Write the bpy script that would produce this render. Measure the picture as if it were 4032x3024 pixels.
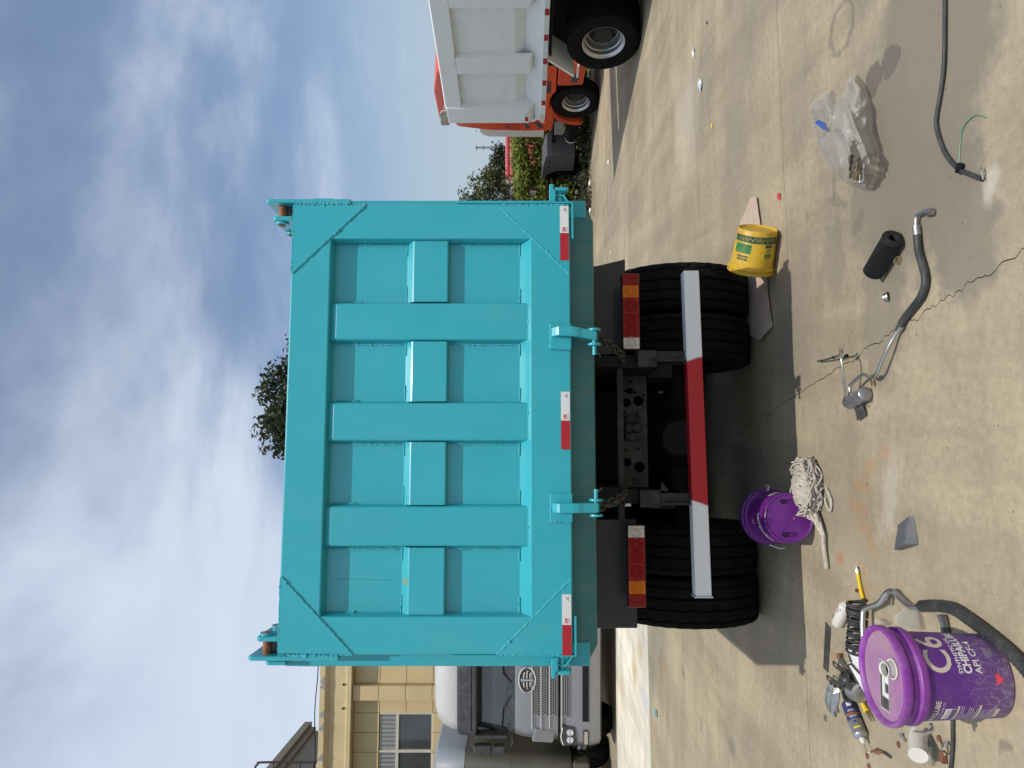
import bpy, bmesh, math, random
from mathutils import Vector, Matrix, noise
R = math.radians
for o in list(bpy.data.objects): bpy.data.objects.remove(o, do_unlink=True)
scene = bpy.context.scene
C = scene.collection

# ---------------------------------------------------------------- camera (phone held on its side, frame turned 90 degrees)
CAM_H = 1.65; FPX = 2850.0; HZ = 2060.0
cam_d = bpy.data.cameras.new('camera'); cam = bpy.data.objects.new('camera', cam_d); C.objects.link(cam)
cam.matrix_world = Matrix(((0, 1, 0, 0), (0, 0, -1, 0), (-1, 0, 0, CAM_H), (0, 0, 0, 1)))
cam_d.sensor_width = 36; cam_d.lens = FPX / 4032 * 36; cam_d.shift_x = -(HZ - 2016) / 4032
cam_d.clip_start = .05; cam_d.clip_end = 3000
scene.camera = cam

# ---------------------------------------------------------------- world: sky with thin streaked cloud
SUN = Vector((.27, -.70, 1.457)).normalized()
w = bpy.data.worlds.new('World'); scene.world = w; w.use_nodes = True
nt = w.node_tree; nt.nodes.clear()
def wn(t, **k):
    n = nt.nodes.new(t)
    for a, b in k.items(): setattr(n, a, b)
    return n
L = nt.links.new
sky = wn('ShaderNodeTexSky', sky_type='NISHITA', sun_disc=False)
sky.sun_elevation = math.asin(SUN.z); sky.sun_rotation = math.atan2(SUN.x, SUN.y)
sky.air_density = 1.0; sky.dust_density = 1.6; sky.ozone_density = 1.4
tc = wn('ShaderNodeTexCoord'); sep = wn('ShaderNodeSeparateXYZ'); L(tc.outputs['Generated'], sep.inputs[0])
def wm(op, a, b=None, c=None):
    n = wn('ShaderNodeMath', operation=op)
    for i, x in enumerate((a, b, c)):
        if x is None: continue
        if isinstance(x, (int, float)): n.inputs[i].default_value = x
        else: L(x, n.inputs[i])
    return n.outputs[0]
den = wm('ADD', wm('MAXIMUM', sep.outputs[2], 0.0), .16)
cx = wm('DIVIDE', sep.outputs[0], den); cy = wm('DIVIDE', sep.outputs[1], den)
cmb = wn('ShaderNodeCombineXYZ'); L(cx, cmb.inputs[0]); L(cy, cmb.inputs[1])
mp = wn('ShaderNodeMapping'); mp.inputs['Rotation'].default_value = (0, 0, R(-28)); mp.inputs['Scale'].default_value = (.85, 1.05, 1); mp.inputs['Location'].default_value = (9.2, 5.1, 0)
L(cmb.outputs[0], mp.inputs[0])
n1 = wn('ShaderNodeTexNoise'); n1.inputs['Scale'].default_value = 1.25; n1.inputs['Detail'].default_value = 8; n1.inputs['Roughness'].default_value = .52; n1.inputs['Distortion'].default_value = .25
L(mp.outputs[0], n1.inputs['Vector'])
n2 = wn('ShaderNodeTexNoise'); n2.inputs['Scale'].default_value = .42; n2.inputs['Detail'].default_value = 2; L(mp.outputs[0], n2.inputs['Vector'])
cov = wm('ADD', wm('MULTIPLY', n1.outputs['Fac'], 1.0), wm('MULTIPLY', n2.outputs['Fac'], .55))
cov = wm('ADD', cov, wm('MULTIPLY', cx, -.25))
mr = wn('ShaderNodeMapRange', interpolation_type='SMOOTHSTEP'); mr.inputs['From Min'].default_value = .55; mr.inputs['From Max'].default_value = .86; mr.inputs['To Min'].default_value = .10; mr.inputs['To Max'].default_value = .93
L(cov, mr.inputs['Value'])
skm = wn('ShaderNodeMix', data_type='RGBA', blend_type='MULTIPLY'); skm.inputs['Factor'].default_value = 1
L(sky.outputs[0], skm.inputs[6]); skm.inputs[7].default_value = (.96, 1.04, 1.10, 1)
mix = wn('ShaderNodeMix', data_type='RGBA'); L(mr.outputs[0], mix.inputs['Factor']); L(skm.outputs[2], mix.inputs[6])
ccr = wn('ShaderNodeMapRange'); ccr.inputs['From Min'].default_value = .38; ccr.inputs['From Max'].default_value = .62; L(n1.outputs['Fac'], ccr.inputs['Value'])
ccm = wn('ShaderNodeMix', data_type='RGBA'); L(ccr.outputs[0], ccm.inputs['Factor']); ccm.inputs[6].default_value = (5.5, 6.2, 7.45, 1); ccm.inputs[7].default_value = (6.2, 6.95, 8.0, 1); L(ccm.outputs[2], mix.inputs[7])
hz_ = wn('ShaderNodeMapRange', interpolation_type='SMOOTHSTEP'); hz_.inputs['From Min'].default_value = .0; hz_.inputs['From Max'].default_value = .30; hz_.inputs['To Min'].default_value = .85; hz_.inputs['To Max'].default_value = 0; L(sep.outputs[2], hz_.inputs['Value'])
hmx = wn('ShaderNodeMix', data_type='RGBA'); L(hz_.outputs[0], hmx.inputs['Factor']); L(skm.outputs[2], hmx.inputs[6]); hmx.inputs[7].default_value = (4.0, 4.75, 5.6, 1); L(hmx.outputs[2], mix.inputs[6])
bg = wn('ShaderNodeBackground'); bg.inputs['Strength'].default_value = .115; L(mix.outputs[2], bg.inputs[0])
wo = wn('ShaderNodeOutputWorld'); L(bg.outputs[0], wo.inputs[0])

# ---------------------------------------------------------------- sun
sd = bpy.data.lights.new('sun', 'SUN'); sd.energy = 3.3; sd.angle = R(.53); sd.color = (1, .94, .84)
so = bpy.data.objects.new('sun', sd); C.objects.link(so); so.rotation_euler = SUN.to_track_quat('Z', 'Y').to_euler()
scene.view_settings.view_transform = 'Standard'; scene.view_settings.look = 'None'
scene.view_settings.exposure = 0; scene.view_settings.gamma = 1; scene.view_settings.use_curve_mapping = False
scene.render.engine = 'CYCLES'
scene.cycles.max_bounces = 8; scene.cycles.transparent_max_bounces = 12

# ---------------------------------------------------------------- materials
def lin(c):
    return tuple(((x / 255) / 12.92 if x / 255 <= .04045 else ((x / 255 + .055) / 1.055) ** 2.4) for x in c)
MATS = {}
def mat(name, col, rough=.55, metal=0, var=.14, scale=5, bump=.0, bscale=40, coat=0, spec=.5, dust=0, dcol=(.33, .28, .21), dscale=9, alpha=1, trans=0, ior=1.45, rvar=.12, stretch=None):
    if name in MATS: return MATS[name]
    m = bpy.data.materials.new(name); MATS[name] = m; m.use_nodes = True
    t = m.node_tree; N = t.nodes; K = t.links.new; p = N['Principled BSDF']
    c = N.new('ShaderNodeTexCoord'); src = c.outputs['Object']
    if stretch:
        mpn = N.new('ShaderNodeMapping'); mpn.inputs['Scale'].default_value = stretch; K(src, mpn.inputs[0]); src = mpn.outputs[0]
    n = N.new('ShaderNodeTexNoise'); n.inputs['Scale'].default_value = scale; n.inputs['Detail'].default_value = 6; n.inputs['Roughness'].default_value = .6; K(src, n.inputs['Vector'])
    mr = N.new('ShaderNodeMapRange'); mr.inputs['From Min'].default_value = .25; mr.inputs['From Max'].default_value = .75; K(n.outputs['Fac'], mr.inputs['Value'])
    mx = N.new('ShaderNodeMix'); mx.data_type = 'RGBA'; K(mr.outputs[0], mx.inputs['Factor'])
    mx.inputs[6].default_value = (*[max(0, x * (1 - var)) for x in col], 1); mx.inputs[7].default_value = (*[min(1, x * (1 + var)) for x in col], 1)
    out = mx.outputs[2]
    if dust:
        n2 = N.new('ShaderNodeTexNoise'); n2.inputs['Scale'].default_value = dscale; n2.inputs['Detail'].default_value = 8; n2.inputs['Roughness'].default_value = .7; K(src, n2.inputs['Vector'])
        r2 = N.new('ShaderNodeMapRange'); r2.inputs['From Min'].default_value = .45; r2.inputs['From Max'].default_value = .75; r2.inputs['To Max'].default_value = dust; K(n2.outputs['Fac'], r2.inputs['Value'])
        m2 = N.new('ShaderNodeMix'); m2.data_type = 'RGBA'; K(r2.outputs[0], m2.inputs['Factor']); K(out, m2.inputs[6]); m2.inputs[7].default_value = (*dcol, 1); out = m2.outputs[2]
    K(out, p.inputs['Base Color'])
    rr = N.new('ShaderNodeMapRange'); rr.inputs['To Min'].default_value = max(.03, rough - rvar); rr.inputs['To Max'].default_value = min(1, rough + rvar); K(n.outputs['Fac'], rr.inputs['Value']); K(rr.outputs[0], p.inputs['Roughness'])
    p.inputs['Metallic'].default_value = metal; p.inputs['Specular IOR Level'].default_value = spec
    p.inputs['Coat Weight'].default_value = coat; p.inputs['Coat Roughness'].default_value = .06
    p.inputs['Alpha'].default_value = alpha; p.inputs['Transmission Weight'].default_value = trans; p.inputs['IOR'].default_value = ior
    if bump:
        nb = N.new('ShaderNodeTexNoise'); nb.inputs['Scale'].default_value = bscale; nb.inputs['Detail'].default_value = 5; K(src, nb.inputs['Vector'])
        b = N.new('ShaderNodeBump'); b.inputs['Strength'].default_value = bump; b.inputs['Distance'].default_value = .01; K(nb.outputs['Fac'], b.inputs['Height']); K(b.outputs[0], p.inputs['Normal'])
    return m

# ---------------------------------------------------------------- mesh helpers
class B:
    def __init__(s): s.v = []; s.f = []; s.s = []
    def add(s, vs, fs, smooth=False):
        k = len(s.v); s.v += [tuple(v) for v in vs]; s.f += [tuple(i + k for i in f) for f in fs]; s.s += [smooth] * len(fs); return s
    def box(s, x0, x1, y0, y1, z0, z1, m=None):
        vs = [Vector(p) for p in ((x0, y0, z0), (x1, y0, z0), (x1, y1, z0), (x0, y1, z0), (x0, y0, z1), (x1, y0, z1), (x1, y1, z1), (x0, y1, z1))]
        if m: vs = [m @ v for v in vs]
        return s.add(vs, [(0, 3, 2, 1), (4, 5, 6, 7), (0, 1, 5, 4), (1, 2, 6, 5), (2, 3, 7, 6), (3, 0, 4, 7)])
    def prism(s, pts, a0, a1, axis='x', m=None, smooth=False):
        n = len(pts)
        def P(a, p): return {'x': (a, p[0], p[1]), 'y': (p[0], a, p[1]), 'z': (p[0], p[1], a)}[axis]
        vs = [Vector(P(a0, p)) for p in pts] + [Vector(P(a1, p)) for p in pts]
        if m: vs = [m @ v for v in vs]
        k = len(s.v); s.v += [tuple(v) for v in vs]
        s.f += [tuple(k + i for i in range(n)), tuple(k + n + i for i in reversed(range(n)))]; s.s += [False, False]
        for i in range(n): s.f.append((k + i, k + (i + 1) % n, k + n + (i + 1) % n, k + n + i)); s.s.append(smooth)
        return s
    def tube(s, pts, r, n=8, caps=True, closed=False):
        pts = [Vector(p) for p in pts]; k = len(pts); rs = r if isinstance(r, (list, tuple)) else [r] * k
        ts = []
        for i in range(k):
            if closed: t = pts[(i + 1) % k] - pts[i - 1]
            else: t = pts[min(i + 1, k - 1)] - pts[max(i - 1, 0)]
            ts.append(t.normalized() if t.length > 1e-9 else Vector((0, 0, 1)))
        u = ts[0].orthogonal().normalized(); vs = []
        for i in range(k):
            t = ts[i]; u = (u - t * u.dot(t)); u = u.normalized() if u.length > 1e-6 else t.orthogonal().normalized(); b = t.cross(u)
            for j in range(n):
                a = 2 * math.pi * j / n; vs.append(pts[i] + (u * math.cos(a) + b * math.sin(a)) * rs[i])
        fs = []
        for i in range(k if closed else k - 1):
            i2 = (i + 1) % k
            for j in range(n): fs.append((i * n + j, i * n + (j + 1) % n, i2 * n + (j + 1) % n, i2 * n + j))
        s.add(vs, fs, True)
        if caps and not closed:
            q = len(s.v) - k * n
            s.f += [tuple(q + j for j in reversed(range(n))), tuple(q + (k - 1) * n + j for j in range(n))]; s.s += [False, False]
        return s
    def cyl(s, p0, p1, r0, r1=None, n=16, smooth=True):
        p0 = Vector(p0); p1 = Vector(p1); r1 = r0 if r1 is None else r1
        t = (p1 - p0).normalized(); u = t.orthogonal().normalized(); b = t.cross(u)
        vs = [p + (u * math.cos(2 * math.pi * j / n) + b * math.sin(2 * math.pi * j / n)) * r for p, r in ((p0, r0), (p1, r1)) for j in range(n)]
        k = len(s.v); s.v += [tuple(v) for v in vs]
        for j in range(n): s.f.append((k + j, k + (j + 1) % n, k + n + (j + 1) % n, k + n + j)); s.s.append(smooth)
        s.f += [tuple(k + j for j in reversed(range(n))), tuple(k + n + j for j in range(n))]; s.s += [False, False]
        return s
    def lathe(s, prof, n=32, m=None, smooth=True, a0=0, a1=2 * math.pi):
        k = len(prof); full = abs(a1 - a0 - 2 * math.pi) < 1e-6; cnt = n if full else n + 1
        vs = []
        for j in range(cnt):
            a = a0 + (a1 - a0) * j / n
            for r, h in prof:
                v = Vector((r * math.cos(a), r * math.sin(a), h)); vs.append(m @ v if m else v)
        fs = []
        for j in range(n):
            j2 = (j + 1) % cnt
            for i in range(k - 1): fs.append((j * k + i, j2 * k + i, j2 * k + i + 1, j * k + i + 1))
        return s.add(vs, fs, smooth)
    def loops(s, loops, closed_ends=(False, False), smooth=False):
        n = len(loops[0]); vs = [p for l in loops for p in l]; fs = []
        for i in range(len(loops) - 1):
            for j in range(n): fs.append((i * n + j, i * n + (j + 1) % n, (i + 1) * n + (j + 1) % n, (i + 1) * n + j))
        if closed_ends[0]: fs.append(tuple(reversed(range(n))))
        if closed_ends[1]: fs.append(tuple((len(loops) - 1) * n + j for j in range(n)))
        return s.add(vs, fs, smooth)
    def mesh(s, name):
        me = bpy.data.meshes.new(name); me.from_pydata(s.v, [], s.f)
        me.polygons.foreach_set('use_smooth', s.s); me.update()
        bm = bmesh.new(); bm.from_mesh(me); bmesh.ops.remove_doubles(bm, verts=bm.verts, dist=1e-6); bmesh.ops.recalc_face_normals(bm, faces=bm.faces); bm.to_mesh(me); bm.free()
        if any(s.s): me.set_sharp_from_angle(angle=R(38))
        return me
    def obj(s, name, m, parent=None, bevel=0, seg=2, ang=35):
        return link(name, s.mesh(name), m, parent, bevel, seg, ang)
def link(name, me, m, parent=None, bevel=0, seg=2, ang=35):
    o = bpy.data.objects.new(name, me); C.objects.link(o)
    for mm in (m if isinstance(m, (list, tuple)) else [m]): me.materials.append(mm)
    if parent: o.parent = parent
    if bevel:
        md = o.modifiers.new('bevel', 'BEVEL'); md.width = bevel; md.segments = seg; md.limit_method = 'ANGLE'; md.angle_limit = R(ang); md.harden_normals = False
    return o
def thing(name, label, cat, loc=(0, 0, 0), rot=0, group=None):
    o = bpy.data.objects.new(name, None); C.objects.link(o); o.location = loc
    o.rotation_euler = rot if isinstance(rot, tuple) else (0, 0, rot); o.empty_display_size = .1
    return tag(o, label, cat, group)
def tag(o, label, cat, group=None):
    o['label'] = label; o['category'] = cat
    if group: o['group'] = group
    return o
def struct(o): o['kind'] = 'structure'; return o
def dup(o, parent=None):
    c = o.copy(); C.objects.link(c)
    if parent: c.parent = parent
    for ch in list(o.children):
        if ch is not c: dup(ch, c)
    return c
def plate(outline, holes, th, name='plate'):
    """flat plate in the xy plane with holes, thickness th around z = 0"""
    cu = bpy.data.curves.new(name, 'CURVE'); cu.dimensions = '2D'; cu.fill_mode = 'BOTH'; cu.extrude = th / 2
    for lp in [outline] + list(holes):
        sp = cu.splines.new('POLY'); sp.points.add(len(lp) - 1); sp.use_cyclic_u = True
        for p, q in zip(sp.points, lp): p.co = (q[0], q[1], 0, 1)
    o = bpy.data.objects.new(name, cu); C.objects.link(o); dg = bpy.context.evaluated_depsgraph_get()
    me = bpy.data.meshes.new_from_object(o.evaluated_get(dg)); C.objects.unlink(o); bpy.data.objects.remove(o); bpy.data.curves.remove(cu)
    return me
def xf(me, fn):
    for v in me.vertices: v.co = fn(v.co)
    me.update(); return me
def circ(cx, cy, r, n=14, rx=None): return [(cx + (rx or r) * math.cos(2 * math.pi * i / n), cy + r * math.sin(2 * math.pi * i / n)) for i in range(n)]
def text(st, size, fn, bold=0, align='CENTER', cuts=0, shear=0, sx=1):
    """lettering mesh; fn maps flat (x, y) to a point on the surface"""
    cu = bpy.data.curves.new('lettering', 'FONT'); cu.body = st; cu.size = size; cu.align_x = align; cu.align_y = 'CENTER'; cu.offset = bold * size; cu.shear = shear; cu.resolution_u = 4
    o = bpy.data.objects.new('lettering', cu); C.objects.link(o); dg = bpy.context.evaluated_depsgraph_get()
    me = bpy.data.meshes.new_from_object(o.evaluated_get(dg)); C.objects.unlink(o); bpy.data.objects.remove(o); bpy.data.curves.remove(cu)
    bm = bmesh.new(); bm.from_mesh(me)
    if cuts and bm.verts:
        x0 = min(v.co.x for v in bm.verts); x1 = max(v.co.x for v in bm.verts)
        for i in range(1, cuts):
            bmesh.ops.bisect_plane(bm, geom=bm.verts[:] + bm.edges[:] + bm.faces[:], plane_co=(x0 + (x1 - x0) * i / cuts, 0, 0), plane_no=(1, 0, 0))
    for v in bm.verts: v.co = fn(v.co.x * sx, v.co.y)
    bm.to_mesh(me); bm.free(); return me
def gp(px, py, z=0.0):
    """point of the yard (height z) surveyed from the photograph's pixel"""
    Y = FPX * (CAM_H - z) / (px - HZ); return Vector(((1512 - py) / FPX * Y, Y, z))
def smooth_path(pts, n=6):
    pts = [Vector(p) for p in pts]; out = []
    for i in range(len(pts) - 1):
        p0 = pts[max(i - 1, 0)]; p1 = pts[i]; p2 = pts[i + 1]; p3 = pts[min(i + 2, len(pts) - 1)]
        for k in range(n):
            t = k / n
            out.append(.5 * ((2 * p1) + (p2 - p0) * t + (2 * p0 - 5 * p1 + 4 * p2 - p3) * t * t + (3 * p1 - p0 - 3 * p2 + p3) * t ** 3))
    out.append(pts[-1]); return out
def weld(bld, p0, p1, r=.006, seed=0, step=.009):
    rnd = random.Random(seed); p0 = Vector(p0); p1 = Vector(p1); n = max(4, int((p1 - p0).length / step)); pts = []; rs = []
    for i in range(n + 1):
        q = p0.lerp(p1, i / n); pts.append(q + Vector((rnd.uniform(-1, 1), rnd.uniform(-.4, .4), rnd.uniform(-1, 1))) * r * .28); rs.append(r * rnd.uniform(.6, 1.25) * (1.6 if rnd.random() < .05 else 1))
    bld.tube(pts, rs, 6)
PSI = R(6.2)
# ================================================================ GROUND
def stain_mat(name, base, stains, speck=1.0, white=False):
    m = bpy.data.materials.new(name); m.use_nodes = True; MATS[name] = m
    t = m.node_tree; N = t.nodes; K = t.links.new; p = N['Principled BSDF']
    c = N.new('ShaderNodeTexCoord').outputs['Object']
    def noise_(sc, det=4, rough=.6, vec=c, dist=0):
        n = N.new('ShaderNodeTexNoise'); n.inputs['Scale'].default_value = sc; n.inputs['Detail'].default_value = det; n.inputs['Roughness'].default_value = rough; n.inputs['Distortion'].default_value = dist; K(vec, n.inputs['Vector']); return n
    def mrange(v, a, b, lo, hi, sm=False):
        r = N.new('ShaderNodeMapRange'); r.interpolation_type = 'SMOOTHSTEP' if sm else 'LINEAR'; K(v, r.inputs['Value']); r.inputs['From Min'].default_value = a; r.inputs['From Max'].default_value = b; r.inputs['To Min'].default_value = lo; r.inputs['To Max'].default_value = hi; return r.outputs[0]
    def mixc(f, a, b, mode='MIX'):
        x = N.new('ShaderNodeMix'); x.data_type = 'RGBA'; x.blend_type = mode
        if isinstance(f, (int, float)): x.inputs['Factor'].default_value = f
        else: K(f, x.inputs['Factor'])
        for s_, q in ((6, a), (7, b)):
            if isinstance(q, tuple): x.inputs[s_].default_value = (*q, 1)
            else: K(q, x.inputs[s_])
        return x.outputs[2]
    def mul(col, v):
        x = N.new('ShaderNodeMix'); x.data_type = 'RGBA'; x.blend_type = 'MULTIPLY'; x.inputs['Factor'].default_value = 1; K(col, x.inputs[6]); K(v, x.inputs[7]); return x.outputs[2]
    mpn = N.new('ShaderNodeMapping'); mpn.inputs['Scale'].default_value = (.5, 1.3, 1); mpn.inputs['Rotation'].default_value = (0, 0, R(-5)); K(c, mpn.inputs[0]); sv = mpn.outputs[0]
    big = noise_(.45, 5, .55, sv, .4); mid = noise_(2.6, 8, .62, sv, .3); fine = noise_(24, 7, .68); grain = noise_(210, 3, .7)
    col = mixc(mrange(big.outputs['Fac'], .3, .7, 0, 1, True), tuple(x * .82 for x in base), tuple(x * k for x, k in zip(base, (1.14, 1.1, 1.04))))
    col = mul(col, mrange(mid.outputs['Fac'], .28, .72, .84, 1.13))
    col = mul(col, mrange(fine.outputs['Fac'], .25, .75, 1 - .20 * speck, 1 + .18 * speck))
    col = mul(col, mrange(grain.outputs['Fac'], .25, .75, 1 - .26 * speck, 1 + .24 * speck))
    # old tyre swathes and washed-out runs
    mpt_ = N.new('ShaderNodeMapping'); mpt_.inputs['Scale'].default_value = (1.6, .22, 1); mpt_.inputs['Rotation'].default_value = (0, 0, R(-16)); K(c, mpt_.inputs[0])
    sw = noise_(1.5, 6, .6, mpt_.outputs[0], .5); col = mul(col, mrange(sw.outputs['Fac'], .36, .64, .86, 1.08, True))
    pat = noise_(1.1, 9, .68, c, .8); col = mixc(mrange(pat.outputs['Fac'], .48, .68, 0, .32, True), col, tuple(x * k for x, k in zip(base, (.74, .77, .82))))
    # exposed fines: pale and dark flecks
    vo = N.new('ShaderNodeTexVoronoi'); vo.inputs['Scale'].default_value = 46; K(c, vo.inputs['Vector'])
    fl = N.new('ShaderNodeMath'); fl.operation = 'MULTIPLY'; K(mrange(vo.outputs['Distance'], .06, .13, 1, 0), fl.inputs[0]); K(mrange(noise_(7, 2).outputs['Fac'], .5, .62, 0, .55), fl.inputs[1])
    col = mixc(fl.outputs[0], col, tuple(x * .45 for x in base))
    edge = noise_(9, 6, .7)
    wn1 = noise_(3.2, 3, .55); wn2 = noise_(17, 3, .6)
    def off(n, amp, vin):
        a_ = N.new('ShaderNodeVectorMath'); a_.operation = 'SUBTRACT'; K(n.outputs['Color'], a_.inputs[0]); a_.inputs[1].default_value = (.5, .5, .5)
        b_ = N.new('ShaderNodeVectorMath'); b_.operation = 'SCALE'; K(a_.outputs[0], b_.inputs[0]); b_.inputs['Scale'].default_value = amp
        c_ = N.new('ShaderNodeVectorMath'); c_.operation = 'ADD'; K(vin, c_.inputs[0]); K(b_.outputs[0], c_.inputs[1]); return c_.outputs[0]
    cs_small = off(wn2, .10, c); cs_big = off(wn1, .45, cs_small)
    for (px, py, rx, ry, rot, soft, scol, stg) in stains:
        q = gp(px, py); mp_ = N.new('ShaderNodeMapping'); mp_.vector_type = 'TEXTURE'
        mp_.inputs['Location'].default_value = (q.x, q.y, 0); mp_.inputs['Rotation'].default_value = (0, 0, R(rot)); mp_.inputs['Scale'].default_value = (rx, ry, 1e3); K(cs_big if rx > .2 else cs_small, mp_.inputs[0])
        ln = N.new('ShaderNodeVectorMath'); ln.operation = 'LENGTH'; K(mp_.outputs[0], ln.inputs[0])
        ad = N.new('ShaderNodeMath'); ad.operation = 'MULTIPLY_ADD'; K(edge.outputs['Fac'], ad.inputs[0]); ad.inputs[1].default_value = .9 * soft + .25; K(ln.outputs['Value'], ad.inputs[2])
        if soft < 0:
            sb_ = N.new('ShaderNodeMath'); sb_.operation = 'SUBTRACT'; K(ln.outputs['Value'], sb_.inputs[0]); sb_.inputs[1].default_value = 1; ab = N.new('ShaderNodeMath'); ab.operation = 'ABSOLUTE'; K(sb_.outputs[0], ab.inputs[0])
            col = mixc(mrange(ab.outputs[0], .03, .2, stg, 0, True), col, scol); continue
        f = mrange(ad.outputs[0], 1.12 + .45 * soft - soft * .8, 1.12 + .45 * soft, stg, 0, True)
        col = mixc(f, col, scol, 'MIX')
    K(col, p.inputs['Base Color']); K(mrange(mid.outputs['Fac'], .3, .7, .72, .95), p.inputs['Roughness'])
    p.inputs['Specular IOR Level'].default_value = .35
    bp = N.new('ShaderNodeBump'); bp.inputs['Strength'].default_value = .35; bp.inputs['Distance'].default_value = .004
    hs = N.new('ShaderNodeMath'); hs.operation = 'MULTIPLY_ADD'; K(fine.outputs['Fac'], hs.inputs[0]); hs.inputs[1].default_value = .8; K(grain.outputs['Fac'], hs.inputs[2]); K(hs.outputs[0], bp.inputs['Height']); K(bp.outputs[0], p.inputs['Normal'])
    return m
RUST = (.36, .18, .07); OIL = (.12, .105, .09); DARK = (.198, .168, .132); PALE = (.5, .46, .39)  # broad darker grey-brown patches join the rust, oil and pale marks
k3 = lambda x, y: (2800 + .422 * x, 1700 + .422 * y)
stains = [
    (3640, 330, 1.0, .5, -8, .42, DARK, .85), (3480, 620, .62, .36, 10, .42, DARK, .8), (3740, 800, .5, .24, 25, .42, DARK, .8), (3480, 1230, .40, .26, 0, .4, DARK, .62),
    (3314, 109, .12, .13, 0, -1, OIL, .5), (3290, 1010, .3, .2, 0, .5, DARK, .45), (3130, 1250, .75, .35, 5, .6, DARK, .5), (2900, 250, 1.2, .5, 0, .8, DARK, .35), (3330, 1850, .5, .3, 0, .9, DARK, .25),
    (3439, 320, .085, .10, 10, .22, OIL, .8), (3504, 239, .075, .09, -8, .22, OIL, .8), (3300, 795, .16, .03, 70, .5, OIL, .35), (3285, 740, .1, .03, 5, .5, OIL, .35), (3380, 880, .1, .05, -40, .5, OIL, .3), (3180, 855, .04, .03, 0, .4, (.2, .15, .04), .5),
    (*k3(1640, 190), .05, .09, 10, .9, RUST, .36), (*k3(1480, 330), .06, .12, 20, .9, RUST, .36), (*k3(1390, 500), .055, .16, 0, .9, RUST, .36), (*k3(1370, 700), .055, .16, 0, .9, RUST, .36), (*k3(1430, 900), .055, .12, 0, .9, RUST, .42), (*k3(1500, 1050), .06, .08, -30, .9, RUST, .36),
    (*k3(1210, 1185), .035, .05, 0, .5, RUST, .6), (*k3(1415, 1300), .05, .02, 0, .5, RUST, .6), (*k3(1440, 1500), .09, .015, 5, .5, RUST, .55), (*k3(1650, 620), .3, .16, 0, .9, PALE, .4), (*k3(1500, 1900), .35, .2, 0, .9, RUST, .16),
    (3280, 2590, .03, .05, 0, .5, RUST, .5), (3280, 2680, .02, .02, 0, .4, RUST, .4), (2608, 2632, .14, .1, 0, .8, RUST, .5), (2690, 2650, .1, .12, 0, .8, OIL, .4), (2760, 2850, .12, .1, 0, .8, OIL, .3), (2880, 2940, .09, .14, 8, .6, OIL, .42), (3900, 720, .1, .06, -20, .8, PALE, .55),
    (2780, 2520, .3, .5, 0, 1, OIL, .18), (2700, 500, .8, .8, 0, 1, PALE, .3), (3960, 2940, .03, .05, 30, .5, OIL, .5), (2560, 320, .9, .5, 0, 1, PALE, .25), (3750, 2770, .06, .05, 0, .8, OIL, .35),
]
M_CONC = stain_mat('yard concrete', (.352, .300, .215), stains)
wst = [(2500, 2640, .35, .4, 0, 1, (.42, .27, .1), .6), (2520, 2560, .25, .3, 0, 1, (.45, .33, .16), .6), (2450, 2700, .5, .6, 0, 1, (.5, .42, .28), .45), (2540, 2760, .2, .7, 0, 1, (.5, .52, .58), .5)]
M_WHITE = stain_mat('whitened concrete', (.66, .62, .53), wst, .5)
M_SOIL = mat('soil', (.15, .125, .09), .95, var=.35, scale=3, bump=.6, bscale=20)

g = B(); g.add([(-900, -300, -.03), (900, -300, -.03), (900, 1800, -.03), (-900, 1800, -.03)], [(0, 1, 2, 3)])
ground = struct(g.obj('ground', M_SOIL))
TR = [(-8.4, .12), (-3.9, .12), (.1, .12), (4.42, .12), (6.55, .15), (10.17, .17), (13.66, .15), (17.6, .13), (22, .12), (27, .12)]
LX = [.03 + 5.1 * k for k in range(-5, 5)]
def corner(i, j):
    c, s = TR[j]; x = (LX[i] - .258 * (c - 4)) / (1 + .258 * s); return Vector((x, c + s * x, 0))
def edge_pts(a, b, amp, st, key):
    n = max(2, int((b - a).length / st)); out = []; d = (b - a).normalized(); nn = Vector((-d.y, d.x, 0))
    for i in range(n):
        p = a.lerp(b, i / n); wgt = min(1, 4 * min(i / n, 1 - i / n))
        out.append(p + nn * amp * wgt * (noise.noise(Vector((p.x * 9, p.y * 9, key))) + .7 * noise.noise(Vector((p.x * 34, p.y * 34, key + 5)))))
    return out
for i in range(len(LX) - 1):
    for j in range(len(TR) - 1):
        if j >= 7 and LX[i] > -.2 and corner(i, j).x > .5: continue          # planted bank beyond the yard on the right
        q = [corner(i, j), corner(i + 1, j), corner(i + 1, j + 1), corner(i, j + 1)]
        cen = sum(q, Vector()) / 4; near = j in (2, 3, 4)
        es = [(q[0], q[1], .004, .05, 0), (q[1], q[2], .03 if (i + 1 == 5 and near) else .008, .02 if near else .1, 11), (q[2], q[3], .004, .05, 0), (q[3], q[0], .03 if (i == 5 and near) else .008, .02 if near else .1, 11)]
        poly = []
        for k, (a, b_, amp, st, key) in enumerate(es):
            gap = .0035 if amp < .02 else .0022
            d = (b_ - a).normalized(); nn = Vector((-d.y, d.x, 0))
            if st > .06 and not near: st = .5
            # a shared edge must get the same wobble from both sides
            flip = k in (2, 3); P0, P1 = (b_, a) if flip else (a, b_)
            pts = edge_pts(P0, P1, amp, st, key) + [P1]
            if flip: pts = pts[::-1]
            for p in pts[:-1]: poly.append(p + nn * gap)
        g = B(); n = len(poly)
        g.add([tuple(p) for p in poly] + [(p.x, p.y, -.035) for p in poly], [tuple(range(n))] + [(k, (k + 1) % n, n + (k + 1) % n, n + k) for k in range(n)])
        slab = g.obj('concrete_slab', M_WHITE if (j == 5 and i in (4, 3)) else M_CONC, ground)
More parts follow.
